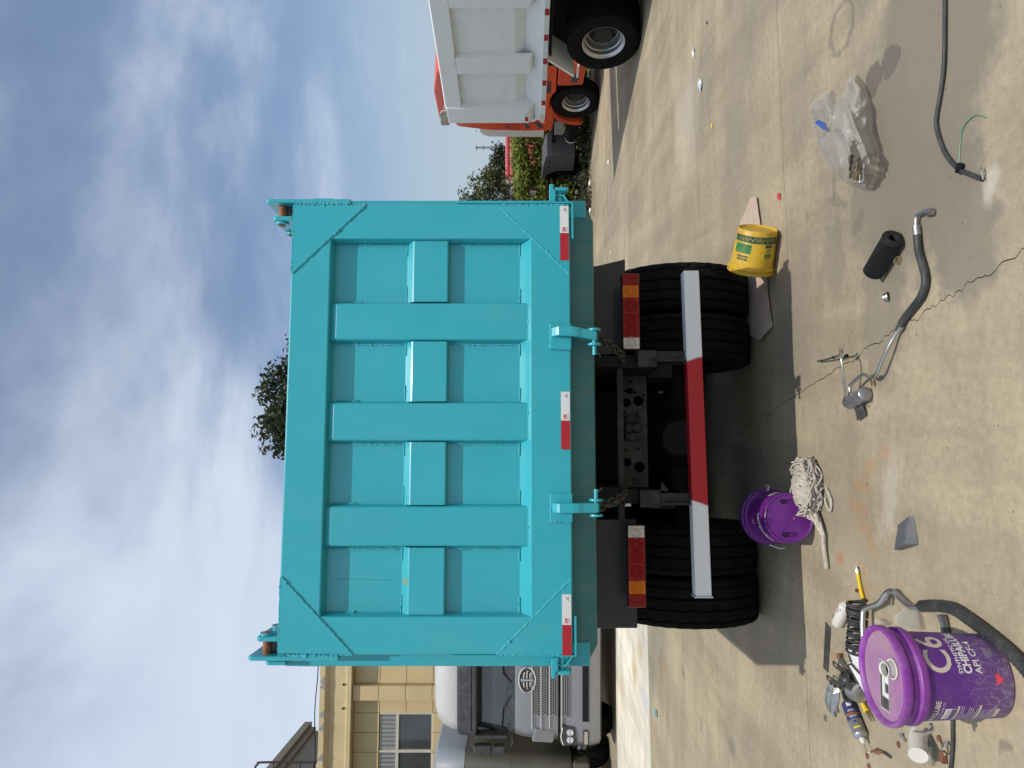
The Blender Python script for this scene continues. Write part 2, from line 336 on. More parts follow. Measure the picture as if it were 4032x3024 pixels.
# ================================================================ TEAL DUMP TRUCK
TEAL = (.018, .355, .435)
M_TEAL = mat('teal paint', TEAL, .34, var=.05, scale=1.5, bump=.06, bscale=110, coat=.6, spec=.5, dust=.14, dcol=(.16, .36, .38), dscale=2.2, rvar=.08, stretch=(1.6, 1.6, .7))
M_TEALW = mat('teal weld', (.03, .38, .46), .35, var=.1, scale=60, bump=.5, bscale=220, coat=.3)
M_TEAL_SHADE = mat('teal shaded dusty', (.03, .17, .19), .42, var=.1, scale=4, bump=.1, bscale=90, coat=.2, dust=.35, dcol=(.2, .19, .13), stretch=(2, 1, .8))  # teal darkened to carry the shade under the gate, with tan dust over it
M_DGREY = mat('dark grey enamel', (.016, .019, .022), .4, var=.2, scale=8, coat=.2, dust=.25, dcol=(.06, .055, .05))
M_BLK = mat('chassis black', (.005, .0055, .006), .6, var=.3, scale=9, dust=.3, dcol=(.014, .013, .012), spec=.3)
M_RUB = mat('tyre rubber', (.0065, .0065, .0065), .88, var=.25, scale=12, bump=.25, bscale=120, dust=.3, dcol=(.022, .02, .016), spec=.15, dscale=6)
M_STEEL = mat('zinc steel', (.42, .42, .40), .38, 1, var=.2, scale=30, dust=.3)
M_SILV = mat('silver rim', (.5, .5, .5), .35, .85, var=.1, scale=8, dust=.2)
M_RED = mat('red reflective', (.36, .012, .022), .38, var=.05, scale=50, bump=.2, bscale=900)
M_WTAPE = mat('white reflective', (.62, .64, .63), .4, var=.06, scale=60, bump=.2, bscale=900)
M_RPRT = mat('red print', (.55, .03, .06), .6); M_GPRT = mat('grey print', (.25, .25, .26), .6)
M_LRED = mat('red lens', (.26, .002, .004), .2, var=.25, scale=60, coat=.12, spec=.3, bump=.3, bscale=60)
M_LAMB = mat('amber lens', (.6, .16, .006), .2, var=.2, scale=60, coat=.12, spec=.3, bump=.3, bscale=60)
M_LCLR = mat('clear lens', (.55, .52, .46), .1, var=.25, scale=50, coat=.7, bump=.3, bscale=60)
M_PIN = mat('rusty pin', (.25, .09, .04), .7, var=.4, scale=40)

dt = thing('dump_truck', 'teal dump truck seen from behind, ribbed tailgate closed', 'truck', (-.236, 3.67, 0), PSI)
XC = .043
def mx(x): return 2 * XC - x
# ---- tailgate: back plate, welded frame, ribs
tg = B().box(-1.02, 1.1, .065, .085, 1.5, 2.76).obj('tailgate', M_TEAL, dt)
f = B(); lp = []
for (x0, x1, z0, z1, y) in [(-1.1, 1.19, 1.406, 2.857, .10), (-1.1, 1.19, 1.406, 2.857, .006), (-1.097, 1.187, 1.409, 2.854, .0015), (-1.092, 1.182, 1.414, 2.849, 0),
                            (-.924, 1.006, 1.607, 2.659, 0), (-.920, 1.002, 1.611, 2.655, .0015), (-.917, .999, 1.6145, 2.652, .006), (-.908, .990, 1.668, 2.645, .0652)]:
    lp.append([(x0, y, z0), (x1, y, z0), (x1, y, z1), (x0, y, z1)])
f.loops(lp); f.obj('tailgate_frame', M_TEAL, tg)
RIBS = [(.469, .662), (-.05, .142), (-.578, -.382)]
for x0, x1 in RIBS:
    s = .011; b = B()
    pr = [(x0 - s, .066), (x0 - .001, .026), (x0 + .003, .0205), (x0 + .009, .018), (x1 - .009, .018), (x1 - .003, .0205), (x1 + .001, .026), (x1 + s, .066)]
    z0 = 1.629; b.loops([[(x, y, 1.6145 + (y - .006) / .059 * .053 - .006) for x, y in pr], [(x, y, 2.618 if y < .03 else 2.64) for x, y in pr], [(x, min(.066, y + .012), 2.651) for x, y in pr]], (True, True))
    b.obj('vertical_rib', M_TEAL, tg)
xs = [-.913] + [v for r in reversed(RIBS) for v in (r[0] - .008, r[1] + .008)] + [.995]
CR = [(xs[0], xs[1]), (xs[2], xs[3]), (xs[4], xs[5]), (xs[6], xs[7])]
for x0, x1 in CR:
    B().prism([(.066, 2.039), (.028, 2.041), (.023, 2.043), (.021, 2.048), (.021, 2.220), (.0245, 2.227), (.066, 2.264)], x0, x1, 'x').obj('cross_rib', M_TEAL, tg)
# welds along panel edges, at the rib joints and the corner plates
sd_ = 1
for x0, x1 in CR:
    wb = B()
    for p0, p1, r in [((x0 + .004, .060, 2.262), (x0 + (x1 - x0) * .28, .060, 2.262), .0048), ((x1 - (x1 - x0) * .22, .060, 2.262), (x1 - .004, .060, 2.262), .0048), ((x0 + .004, .0225, 2.05), (x0 + .004, .0225, 2.22), .0028), ((x1 - .004, .0225, 2.05), (x1 - .004, .0225, 2.22), .0028),
                      ((x0 + .004, .060, 1.668), (x0 + (x1 - x0) * .24, .060, 1.668), .006), ((x1 - (x1 - x0) * .22, .060, 1.668), (x1 - .004, .060, 1.668), .006), ((x1 - .01, .063, 2.28), (x1 - .01, .063, 2.64), .005), ((x1 - .01, .063, 1.68), (x1 - .01, .063, 2.03), .005), ((x0 + .006, .063, 2.5), (x0 + .006, .063, 2.63), .005)]:
        wb = B(); weld(wb, p0, p1, r, sd_); sd_ += 1; wb.obj('weld_bead', M_TEALW, tg)
for x0, x1 in RIBS:
    wb = B(); weld(wb, (x0 + .004, .02, 1.622), (x1 - .004, .02, 1.622), .006, sd_); sd_ += 1; wb.obj('weld_bead', M_TEALW, tg)
GUS = [[(1.176, 2.48), (.816, 2.850), (1.178, 2.850)], [(-1.096, 2.489), (-1.09, 2.850), (-.727, 2.850)], [(1.176, 1.778), (1.178, 1.412), (.814, 1.412)], [(-1.099, 1.781), (-.735, 1.412), (-1.094, 1.412)]]
for k, q in enumerate(GUS):
    B().prism([q[0], q[1], q[2]], -.005, .0006, 'y').obj('corner_gusset', M_TEAL, tg)
    wb = B(); a, c_ = (q[0], q[1]) if k in (0,) else ((q[0], q[2]) if k in (1, 2) else (q[0], q[1]))
    weld(wb, (a[0], -.002, a[1]), (c_[0], -.002, c_[1]), .0062, sd_); sd_ += 1
    sx_ = 1.181 if q[0][0] > 0 else -1.099; zt = 2.84 if k < 2 else 1.42
    weld(wb, (sx_, -.001, a[1]), (sx_, -.001, zt), .0068, sd_, .007); sd_ += 1
    if k < 2: weld(wb, (q[1][0] if k == 0 else q[1][0], .0, 2.853), (q[2][0], .0, 2.853), .005, sd_); sd_ += 1
    wb.obj('weld_bead', M_TEALW, tg)
# ---- reflective tape with the maker's mark
for xr, sgn in ((1.175, 0), (.197, 0), (-.809, 0)):
    z0, z1, y = 1.413, 1.4585, -.0062
    tp = B().box(xr - .146, xr, y - .0008, y, z0, z1).obj('reflective_tape', M_WTAPE, tg); tp['label'] = 'white reflective tape with a small red maker mark'
    rd = B().box(xr - .292, xr - .1462, y - .0008, y, z0 - .0005, z1 - .0005).obj('reflective_tape', M_RED, tg); rd['label'] = 'red reflective tape'
    fy = y - .0014
    link('lettering', text('3M', .021, lambda a, b, xr=xr: Vector((xr - .128 + a, fy, 1.4375 + b)), .03), M_RPRT, tp)
    link('lettering', text('Diamond', .0066, lambda a, b, xr=xr: Vector((xr - .126 + a, fy, 1.4285 + b)), .0), M_RPRT, tp)
    link('lettering', text('C001013', .0075, lambda a, b, xr=xr: Vector((xr - .126 + a, fy, 1.4215 + b)), .01), M_GPRT, tp)
    link('mark', text('@', .013, lambda a, b, xr=xr: Vector((xr - .02 + a, fy, 1.433 + b)), .02), M_GPRT, tp)
    link('lettering', text('C00101331', .0065, lambda a, b, xr=xr: Vector((xr - .02 + a, fy, 1.4255 + b)), .01), M_GPRT, tp)
B().prism([(-.752, 2.30), (-.749, 2.30), (-.744, 2.62), (-.7455, 2.62)], .0638, .0648, 'y').obj('paint_run', mat('paint run', (.02, .26, .31), .5), tg)
B().add([(-.77, .0285, 2.2315), (-.73, .0275, 2.2305), (-.74, .048, 2.2495), (-.755, .058, 2.2585), (-.775, .045, 2.2465)], [(0, 1, 2, 3, 4)]).obj('rust_spot', mat('rust spot', (.17, .27, .16), .7, var=.4, scale=90), tg)
# ---- lower edge flanges of the tailgate
for x0, x1 in ((1.0, 1.196), (-1.108, -.914)):
    B().box(x0, x1, -.004, .03, 1.387, 1.3975).obj('edge_flange', M_TEAL, tg, .002)
    xo = 1.1902 if x0 > 0 else -1.1082
    B().box(xo, xo + .008, -.004, .05, 1.387, 2.0).obj('edge_flange', M_TEAL, tg, .002)
# ---- hinge ears at the top corners
for sgn in (1, -1):
    X = (lambda x: x) if sgn > 0 else mx
    h = B(); pts = [(-.012, 2.553), (-.012, 2.985), (.004, 3.002), (.20, 3.002), (.26, 2.95), (.26, 2.70), (.12, 2.553)]
    h.prism(pts, min(X(1.1905), X(1.212)), max(X(1.1905), X(1.212)), 'x'); ear = h.obj('hinge_ear', M_TEAL, dt, .006)
    wb = B(); weld(wb, (X(1.189), -.006, 2.56), (X(1.189), -.006, 2.85), .008, 70 + sgn, .006); wb.obj('weld_bead', M_TEALW, ear)
    l = B(); lug = [(.0, 2.858), (.0, 2.95), (.015, 2.966), (.25, 2.966), (.285, 2.93), (.285, 2.858)]
    l.prism(lug, min(X(1.10), X(1.124)), max(X(1.10), X(1.124)), 'x'); l.obj('hinge_lug', M_TEAL, ear, .006)
    if sgn < 0: l = B(); l.prism([(y + .05, z - .03) for y, z in lug], min(X(1.230), X(1.250)), max(X(1.230), X(1.250)), 'x'); l.obj('hinge_lug', M_TEAL, ear, .006)
    for y_, z_ in ((.045, 2.925), (.215, 2.925)):
        B().cyl((X(1.085), y_, z_), (X(1.20), y_, z_), .019, n=18).obj('hinge_pin', M_PIN, ear)
        B().cyl((X(1.088), y_, z_), (X(1.0995), y_, z_), .034, n=20).obj('washer', M_TEAL, ear)
    B().box(min(X(1.128), X(1.187)), max(X(1.128), X(1.187)), .05, .27, 2.862, 2.925).obj('hinge_block', M_DGREY, ear)
# ---- lower corner latches
for sgn in (1, -1):
    X = (lambda x: x) if sgn > 0 else mx
    la = thing('latch', '', ''); del la['label'], la['category']; la.parent = dt
    st = [(1.197, 1.508), (1.236, 1.484), (1.243, 1.478), (1.243, 1.436), (1.236, 1.43), (1.197, 1.405)]; th = .007
    n_ = len(st); inn = []
    for i, (x, z) in enumerate(st): inn.append((x - (.009 if 0 < i < n_ - 1 else 0), 1.457 + (z - 1.457) * (.80 if 0 < i < n_ - 1 else .86)))
    B().prism([(X(a), b) for a, b in st + inn[::-1]], .012, .052, 'y').obj('strap', M_TEAL, la, .0015)
    B().cyl((X(1.19), .03, 1.457), (X(1.232), .03, 1.457), .016, n=18).cyl((X(1.232), .03, 1.457), (X(1.262), .03, 1.457), .0125, n=18).obj('pin', M_TEAL, la)
    k = B(); prof = [(1.4895 - .013 + .013 * math.cos(a), .013 * math.sin(a)) for a in [R(d) for d in range(-90, 91, 30)]] + [(1.424 + .013 * math.cos(a), .013 * math.sin(a)) for a in [R(d) for d in range(90, 271, 30)]]
    k.loops([[(X(1.262), .03 + y * 1.5, z) for z, y in prof], [(X(1.266), .03 + y * 1.9, z) for z, y in prof], [(X(1.279), .03 + y * 1.9, z) for z, y in prof], [(X(1.284), .03 + y * 1.4, z) for z, y in prof]], (True, True))
    k.obj('handle', M_TEAL, la)
    B().prism([(X(1.198), 1.482), (X(1.204), 1.512), (X(1.298), 1.512), (X(1.298), 1.490), (X(1.272), 1.490), (X(1.262), 1.478), (X(1.24), 1.478)], .0, .06, 'y').obj('lever', M_TEAL, la, .004)
# ---- towing hooks with chain, on the lower rail
M_CHAIN = mat('oily chain', (.06, .055, .045), .55, .6, var=.4, scale=50)
for xa, xb, xe, tip in ((.418, .548, -.045, .40), (-.455, -.317, 0.0, -.30)):
    hk = thing('hook', '', ''); del hk['label'], hk['category']; hk.parent = dt
    pl = B().box(xa, xb, -.012, -.0006, 1.404, 1.508).obj('mount_plate', M_TEAL, hk, .002)
    wb = B(); weld(wb, (xa, -.008, 1.41), (xa, -.008, 1.506), .006, int(xa * 99)); weld(wb, (xa, -.006, 1.51), (xb, -.006, 1.51), .006, int(xb * 99)); weld(wb, (xb, -.008, 1.41), (xb, -.008, 1.506), .005, 5); wb.obj('weld_bead', M_TEALW, hk)
    xm = (xa + xb) / 2 + (.02 if xe else 0); wd = .024
    prof = [(-.012, 1.506), (-.05, 1.482), (-.058, 1.47), (-.058, 1.40), (-.054, 1.375), (-.045, 1.35), (-.03, 1.275), (.022, 1.262), (.03, 1.30), (.01, 1.34), (-.004, 1.385), (-.012, 1.41)]
    sh = lambda z: xm + (1.43 - min(z, 1.40) - .03) / .14 * xe * .5 if xe else xm
    b = B(); b.loops([[(sh(z) - wd, y, z) for y, z in prof], [(sh(z) + wd, y, z) for y, z in prof]], (True, True)); b.obj('arm', M_TEAL, hk, .004)
    ex = xm + xe * .55
    for sx_ in (-1, 1):
        q = B(); q.lathe([(0, -.006), (.033, -.006), (.035, 0), (.033, .006), (0, .006)], 24, Matrix.Translation((ex + sx_ * .038, -.004, 1.285)) @ Matrix.Rotation(R(90), 4, 'Y')); q.obj('side_disc', M_TEAL, hk)
    sd2 = -1 if xe else 1
    B().cyl((ex, -.004, 1.285), (ex + sd2 * .092, -.004, 1.285), .0105, n=14).obj('pin', M_TEAL, hk)
    B().tube(smooth_path([(ex + sd2 * .082, -.004, 1.30), (ex + sd2 * .084, -.004, 1.27), (ex + sd2 * .092, -.02, 1.262), (ex + sd2 * .10, -.03, 1.258)]), .002, 6).obj('cotter', M_STEEL, hk)
    p0 = Vector((ex, .02, 1.272)); p1 = Vector((tip, .55, 1.08)); nl = 12
    for i in range(nl):
        a = p0.lerp(p1, i / nl); b_ = p0.lerp(p1, (i + 1.28) / nl); a.z -= .06 * math.sin(math.pi * i / nl); b_.z -= .06 * math.sin(math.pi * (i + 1.28) / nl)
        d = (b_ - a); ln = d.length; d.normalize(); u = d.cross(Vector((0, 0, 1))).normalized(); v = d.cross(u); 
        if i % 2: u = v
        c0 = a.lerp(b_, .28); c1 = a.lerp(b_, .72); r = ln * .30; pts = []
        for t in range(6): an = math.pi * t / 5 + math.pi / 2; pts.append(c0 + d * r * math.cos(an) + u * r * math.sin(an))
        for t in range(6): an = math.pi * t / 5 - math.pi / 2; pts.append(c1 + d * r * math.cos(an) + u * r * math.sin(an))
        B().tube(pts, .0085, 6, closed=True).obj('chain_link', M_CHAIN, hk)
# ---- body tub behind the gate
body = B(); 
for x0, x1 in ((-1.15, -1.09), (1.176, 1.236)): body.box(x0, x1, .2, 5.3, 1.40, 2.80)
body.box(-1.09, 1.176, .2, 5.3, 1.40, 1.46); body.box(-1.15, 1.236, 5.3, 5.36, 1.40, 2.95)
tub = body.obj('body_tub', M_TEAL, dt)
for x0, x1 in ((1.15, 1.2465), (-1.1825, -1.064)): B().box(x0, x1, .105, .2, 1.312, 2.852).obj('rear_post', M_TEAL, tub, .006)
for sx_ in (1, -1):
    xo = 1.236 if sx_ > 0 else -1.15
    for k in range(5): B().box(min(xo, xo + sx_ * .05), max(xo, xo + sx_ * .05), .7 + k * 1.0, .86 + k * 1.0, 1.42, 2.7).obj('side_rib', M_TEAL, tub, .005)
    B().box(min(xo, xo + sx_ * .06), max(xo, xo + sx_ * .06), .2, 5.3, 2.7, 2.82).obj('top_rail', M_TEAL, tub, .008)
# sill below the gate: upper web, lip rolled under, chamfered right end
sl = B(); pr = [(.112, 1.44), (.112, 1.352), (.118, 1.338), (.142, 1.276), (.16, 1.268), (.34, 1.268), (.34, 1.44)]
def slz(x, z): return z
lp = [[(x, y, z if x != 1.235 and x != -1.172 else max(z, 1.318)) for y, z in pr] for x in (-1.172, -1.09, 1.147, 1.235)]
sl.loops(lp, (True, True)); sl.obj('rear_sill', M_TEAL_SHADE, tub, .004)
B().box(-1.0, 1.05, .09, .112, 1.408, 1.43).obj('seal_strip', M_TEAL_SHADE, tub, .003)
# ---- chassis under the body
ch = B(); ch.box(-.40, -.32, .62, 7.2, .84, 1.10); ch.box(.40, .48, .62, 7.2, .84, 1.10); ch.box(-.36, -.30, .4, 5.2, 1.10, 1.26); ch.box(.38, .44, .4, 5.2, 1.10, 1.26)
cha = ch.obj('chassis_frame', M_BLK, dt)
M_XM = mat('chassis grey', (.007, .009, .0095), .5, var=.2, scale=7, dust=.2)
hol = [circ(.30, .96, .025, 16, .02), circ(.235, .905, .034, 18), circ(.225, .98, .028, 16), circ(-.16, .985, .028, 18), circ(-.19, .905, .034, 18)] + [circ(a, b, .009, 8) for a, b in ((.36, .955), (.16, .995), (.155, .915), (-.08, .99), (-.075, .91), (.30, .99), (.27, .87), (-.27, .94), (.06, .90), (.29, .925))]
me = plate([(-.318, .85), (.398, .85), (.398, 1.05), (-.318, 1.05)], hol, .012); xf(me, lambda c: Vector((c.x, 1.0 + c.z, c.y))); link('rear_crossmember', me, M_XM, cha)
t = B(); t.box(-.02, .14, .97, .992, .90, 1.0)
for a in (0, .12): t.cyl((a, .955, .915), (a, .97, .915), .014, n=8); t.cyl((a, .955, .985), (a, .97, .985), .014, n=8)
t.cyl((.06, .93, .925), (.06, .97, .925), .03, .04, 12); t.cyl((.06, .93, .975), (.06, .97, .975), .03, .04, 12); t.obj('tow_plate', M_XM, cha, .005)
t = B(); t.box(-.5, .52, .64, .70, 1.05, 1.09); t.box(-.42, -.32, .56, .63, .86, .975); t.box(.40, .50, .56, .63, .86, .975); t.obj('lamp_bar', M_XM, cha, .006)
for xq in (-.40, .44):
    B().box(xq - .006, xq + .006, .56, .72, .62, .90).box(xq - .006, xq + .06, .60, .612, .62, .9).obj('bumper_bracket', M_XM, cha)
ax = B(); ax.tube([(-.9, 1.62, .52), (-.35, 1.62, .52), (-.2, 1.62, .55), (-.12, 1.62, .56)], [.08, .085, .15, .2], 16); ax.tube([(.14, 1.62, .56), (.22, 1.62, .55), (.37, 1.62, .52), (.9, 1.62, .52)], [.2, .15, .085, .08], 16)
ax.lathe([(0, -.22), (.12, -.21), (.2, -.12), (.235, 0), (.2, .12), (.12, .2), (0, .21)], 24, Matrix.Translation((.01, 1.58, .56)) @ Matrix.Rotation(R(90), 4, 'X')); ax.obj('drive_axle', M_BLK, dt)
ex_ = B()
for sx_ in (-1, 1): ex_.box(sx_ * .43 + .02 - .05, sx_ * .43 + .07, 1.1, 3.3, .66, .82)
ex_.obj('leaf_spring', M_BLK, dt)
# ---- mudguards
q = B(); q.prism([(.5, 1.25), (1.062, 1.25), (1.062, 1.19), (1.106, 1.012), (.5, 1.012)], .75, .768, 'y'); q.box(.5, 1.22, .768, 3.9, 1.232, 1.25); q.obj('mudguard', M_DGREY, dt, .004)
q = B(); q.box(-1.138, -.5, .75, .768, .972, 1.25); q.box(-1.24, -.5, .768, 3.9, 1.232, 1.25); q.obj('mudguard', M_DGREY, dt, .004)
# ---- underrun bumper, sprayed white with a red middle
def bumper_mat():
    m = mat('bumper paint', (.78, .79, .79), .5, var=.1, scale=9, bump=.08, bscale=60, dust=.25, dcol=(.3, .28, .24)); t = m.node_tree; N = t.nodes; K = t.links.new; p = N['Principled BSDF']
    c = N.new('ShaderNodeTexCoord'); s = N.new('ShaderNodeSeparateXYZ'); K(c.outputs['Object'], s.inputs[0])
    n = N.new('ShaderNodeTexNoise'); n.inputs['Scale'].default_value = 14; n.inputs['Detail'].default_value = 6; K(c.outputs['Object'], n.inputs['Vector'])
    def mth(op, a, b):
        q = N.new('ShaderNodeMath'); q.operation = op
        for i, x in enumerate((a, b)):
            if isinstance(x, (int, float)): q.inputs[i].default_value = x
            else: K(x, q.inputs[i])
        return q.outputs[0]
    zt = mth('MULTIPLY', mth('SUBTRACT', .63, s.outputs[2]), .32)
    lim = mth('SUBTRACT', mth('ABSOLUTE', mth('SUBTRACT', s.outputs[0], .028), 0), zt)
    lim = mth('ADD', lim, mth('MULTIPLY', mth('SUBTRACT', n.outputs['Fac'], .5), .012))
    r = N.new('ShaderNodeMapRange'); r.inputs['From Min'].default_value = .415; r.inputs['From Max'].default_value = .428; r.inputs['To Min'].default_value = 1; r.inputs['To Max'].default_value = 0; K(lim, r.inputs['Value'])
    x = N.new('ShaderNodeMix'); x.data_type = 'RGBA'; K(r.outputs[0], x.inputs['Factor']); old = p.inputs['Base Color'].links[0].from_socket; K(old, x.inputs[6]); x.inputs[7].default_value = (.42, .014, .02, 1); K(x.outputs[2], p.inputs['Base Color'])
    return m
b = B(); b.loops([[(x, y, z + dz) for y, z in ((.55, .588), (.63, .588), (.63, .681), (.55, .681))] for x, dz in ((-.918, -.012), (.98, .012))], (True, True))
bu = b.obj('underrun_bumper', bumper_mat(), dt, .006, 3)
B().box(-.927, -.9185, .545, .635, .571, .675).obj('end_cap', M_WTAPE, bu, .001)
# ---- rear lamps
def lamp(x0, x1, z0, z1, sgn, dz):
    la = B().box(x0, x1, .545, .60, z0, z1).obj('rear_lamp', mat('lamp housing', (.03, .004, .005), .3, coat=.4), dt, .012, 4)
    L_ = x1 - x0; outer = x1 if sgn > 0 else x0
    for a, b_, mm, rings in ((.015, .08, M_LRED, 0), (.082, .165, M_LRED, 0), (.167, .325, M_LAMB, 1), (.327, .545, M_LRED, 1), (.547, .69, M_LRED, 1), (.692, .842, M_LRED, 1), (.844, .945, M_LCLR, 2), (.947, .985, M_LCLR, 0)):
        p = sorted((outer - sgn * a * L_, outer - sgn * b_ * L_)); q = B().box(p[0], p[1], .538, .5445, z0 + .008, z1 - .008).obj('lens', mm, la, .002)
        cx_ = (p[0] + p[1]) / 2; cz = (z0 + z1) / 2
        if rings:
            rg = B(); 
            for r in (.012, .02, .028, .036):
                if r < (p[1] - p[0]) * .62: rg.lathe([(r - .0018, 0), (r, -.003), (r + .0018, 0)], 28, Matrix.Translation((cx_, .538, cz)) @ Matrix.Rotation(R(-90), 4, 'X'))
            rg.obj('lens_ring', mm, la)
        else:
            rg = B()
            for i in range(7): zz = z0 + .016 + i * (z1 - z0 - .032) / 6; rg.box(p[0] + .002, p[1] - .002, .5355, .538, zz, zz + .004)
            rg.obj('lens_ridge', mm, la)
lamp(.499, .963, .957, 1.067, 1, 0); lamp(-.982, -.515, .948, 1.057, -1, 0)
# ---- wheels
def tyre_bld(rad, width, rim_r, zig=True, n=132):
    b = B(); hw = width / 2; xs = []; cols = 25
    side = [(rim_r, -hw * .72), (rim_r + .02, -hw * .86), (rim_r + (rad - rim_r) * .45, -hw * 1.0), (rad - .055, -hw * .98), (rad - .022, -hw * .93)]
    tread = [-hw * .88 + (hw * 1.76) * i / (cols - 1) for i in range(cols)]
    rows = []
    for j in range(n):
        a = 2 * math.pi * j / n; row = []
        for r, x in side: row.append((r + (.006 if (j % 4 < 2 and r > rad - .06) else 0), x))
        zg = (.006 if (j // 3) % 2 else -.006)
        for i, x in enumerate(tread):
            r = rad - .012 * (x / hw) ** 4
            if i % 6 in (3,) : r -= .016; x += zg
            elif (i < 3 or i > cols - 4) and j % 6 == 0: r -= .016
            elif j % 6 == 3 and i % 6 in (0, 1): r -= .007
            row.append((r, x))
        for r, x in reversed(side): row.append((r + (.006 if (j % 4 < 2 and r > rad - .06) else 0), -x))
        rows.append([(x, r * math.cos(a), r * math.sin(a)) for r, x in row])
    k = len(rows[0]); vs = [p for r in rows for p in r]; fs = []
    for j in range(n):
        j2 = (j + 1) % n
        for i in range(k - 1): fs.append((j * k + i, j2 * k + i, j2 * k + i + 1, j * k + i + 1))
    return b.add(vs, fs, True)
TYRE_ME = tyre_bld(.52, .325, .29).mesh('tyre'); TYRE_ME.materials.append(M_RUB)
def rim_mesh():
    b = B(); b.lathe([(.29, -.115), (.30, -.13), (.302, -.137), (.288, -.13), (.272, -.11), (.262, -.10), (.258, -.04), (.245, -.03), (.24, .03), (.22, .06)], 44, Matrix.Rotation(R(90), 4, 'Y')).lathe([(.22, .06), (.0, .065)], 30, Matrix.Rotation(R(90), 4, 'Y'))
    return b.mesh('rim')
def hub_mesh():
    b = B(); b.lathe([(.205, .058), (.2, .05), (.14, .052), (.135, .0), (.11, -.02), (.05, -.025), (0, -.025)], 30, Matrix.Rotation(R(90), 4, 'Y'))
    for i in range(10):
        a = 2 * math.pi * i / 10; b.cyl((.05, .17 * math.cos(a), .17 * math.sin(a)), (.02, .17 * math.cos(a), .17 * math.sin(a)), .014, n=6)
    return b.mesh('hub')
HUB_ME = hub_mesh(); HUB_ME.materials.append(mat('hub grime', (.035, .033, .03), .6, .3, var=.3, scale=14, dust=.4, dcol=(.08, .07, .055)))
RIM_ME = rim_mesh(); RIM_ME.materials.append(M_SILV)
def wheel(parent, x, y, z, face=1, rot=0, tyre=TYRE_ME, rim=RIM_ME, rz=0):
    """face = +1: dish opens to -x"""
    e = bpy.data.objects.new('wheel', None); C.objects.link(e); e.parent = parent; e.location = (x, y, z); e.rotation_euler = (R(rot), 0, R(rz) + (0 if face > 0 else math.pi))
    for nme, me in (('tyre', tyre), ('rim', rim), ('hub', HUB_ME)):
        o = bpy.data.objects.new(nme, me); C.objects.link(o); o.parent = e
    return e
for k, (x, y) in enumerate([(.69, 1.62), (1.04, 1.62), (-1.075, 1.62), (-.742, 1.62), (.69, 2.97), (1.04, 2.97), (-1.075, 2.97), (-.742, 2.97), (1.0, 6.6), (-1.03, 6.6)]):
    wheel(dt, x, y, .515, -1 if x > 0 else 1, k * 17)
u_ = B(); u_.box(-.30, .38, 3.2, 5.6, .5, 1.2); u_.cyl((.04, 1.6, .62), (.04, 3.3, .74), .07, n=14); u_.obj('gearbox_blocker', M_BLK, dt, .03)  # driveshaft and a dark gearbox mass added to block light under the body
u_ = B(); u_.cyl((-1.05, 4.0, .78), (-1.05, 5.3, .78), .3, n=20); u_.obj('fuel_tank', M_BLK, dt)
u_ = B(); u_.cyl((1.0, 4.0, .78), (1.0, 5.3, .78), .3, n=20); u_.obj('fuel_tank', M_BLK, dt)
u_ = B(); u_.box(-.30, .38, 1.75, 3.2, .9, 1.39); u_.obj('hoist_blocker', M_BLK, dt, .02)  # oversized dark hoist box, enlarged to block the see-through gap
u_ = B(); u_.box(-.319, .399, 2.2, 2.24, .45, .98); u_.obj('gap_blocker', M_BLK, dt)  # dark plate added between the rails to block bright ground behind
u_ = B(); u_.tube([(-.9, 2.97, .52), (-.2, 2.97, .56), (.01, 2.97, .58), (.22, 2.97, .56), (.9, 2.97, .52)], [.08, .18, .24, .18, .08], 16); u_.obj('drive_axle', M_BLK, dt)
# cab, out of sight beyond the body
cb = B(); cb.box(-1.14, 1.2, 5.6, 7.6, .42, 2.75); cb.obj('cab', M_TEAL, dt, .12, 4)
# ================================================================ BACKGROUND VEHICLES
M_WHT = mat('white body paint', (.76, .78, .775), .42, var=.05, scale=3, bump=.06, bscale=90, dust=.15, dcol=(.42, .4, .36))
M_ORG = mat('orange paint', (.70, .085, .025), .32, var=.08, scale=4, coat=.4, dust=.15)
M_ORGD = mat('orange plastic', (.55, .065, .022), .5, var=.1, scale=6, dust=.2)
M_GRAPH = mat('grey graphic', (.06, .065, .08), .5)
M_FAIR = mat('white fairing', (.68, .66, .61), .4, var=.05, scale=2, coat=.2)
M_FRUST = mat('rust stained steel', (.4, .36, .32), .6, var=.4, scale=12, dust=.7, dcol=(.25, .12, .06), dscale=6)
wt = thing('dump_truck', 'white dump truck parked at right, ribbed side with red and white tape', 'truck', (4.206, 11.96, 0), R(-73.4))
LEN = 5.6
side = B(); side.prism([(.10, 2.66), (.10, 1.77), (.20, 1.61), (.016, 1.375), (.0, 1.368), (.0, 1.298), (.05, 1.298), (.3, 1.58), (.3, 2.66)], .3, LEN, 'x'); sd0 = side.obj('side_panel', M_WHT, wt)
B().prism([(0, 2.63), (-.004, 2.87), (.02, 2.885), (.16, 2.885), (.16, 2.63)], .5, LEN, 'x').obj('top_rail', M_WHT, sd0, .006)
for k, x0 in enumerate((1.31, 2.55, 3.8, 4.95)):
    B().prism([(.0, 2.628), (.0, 1.55), (.11, 1.495), (.105, 2.628)], x0, x0 + .32, 'x').obj('side_rib', M_WHT, sd0, .01)
rp = B(); rp.prism([(-.02, 2.86), (-.02, 1.56), (.1, 1.46), (.3, 1.46), (.3, 2.86)], .19, .56, 'x'); rp.obj('rear_post', M_WHT, wt, .008)
B().box(.2, .5, .03, .4, 1.30, 1.455).obj('rear_foot', M_WHT, wt, .01)
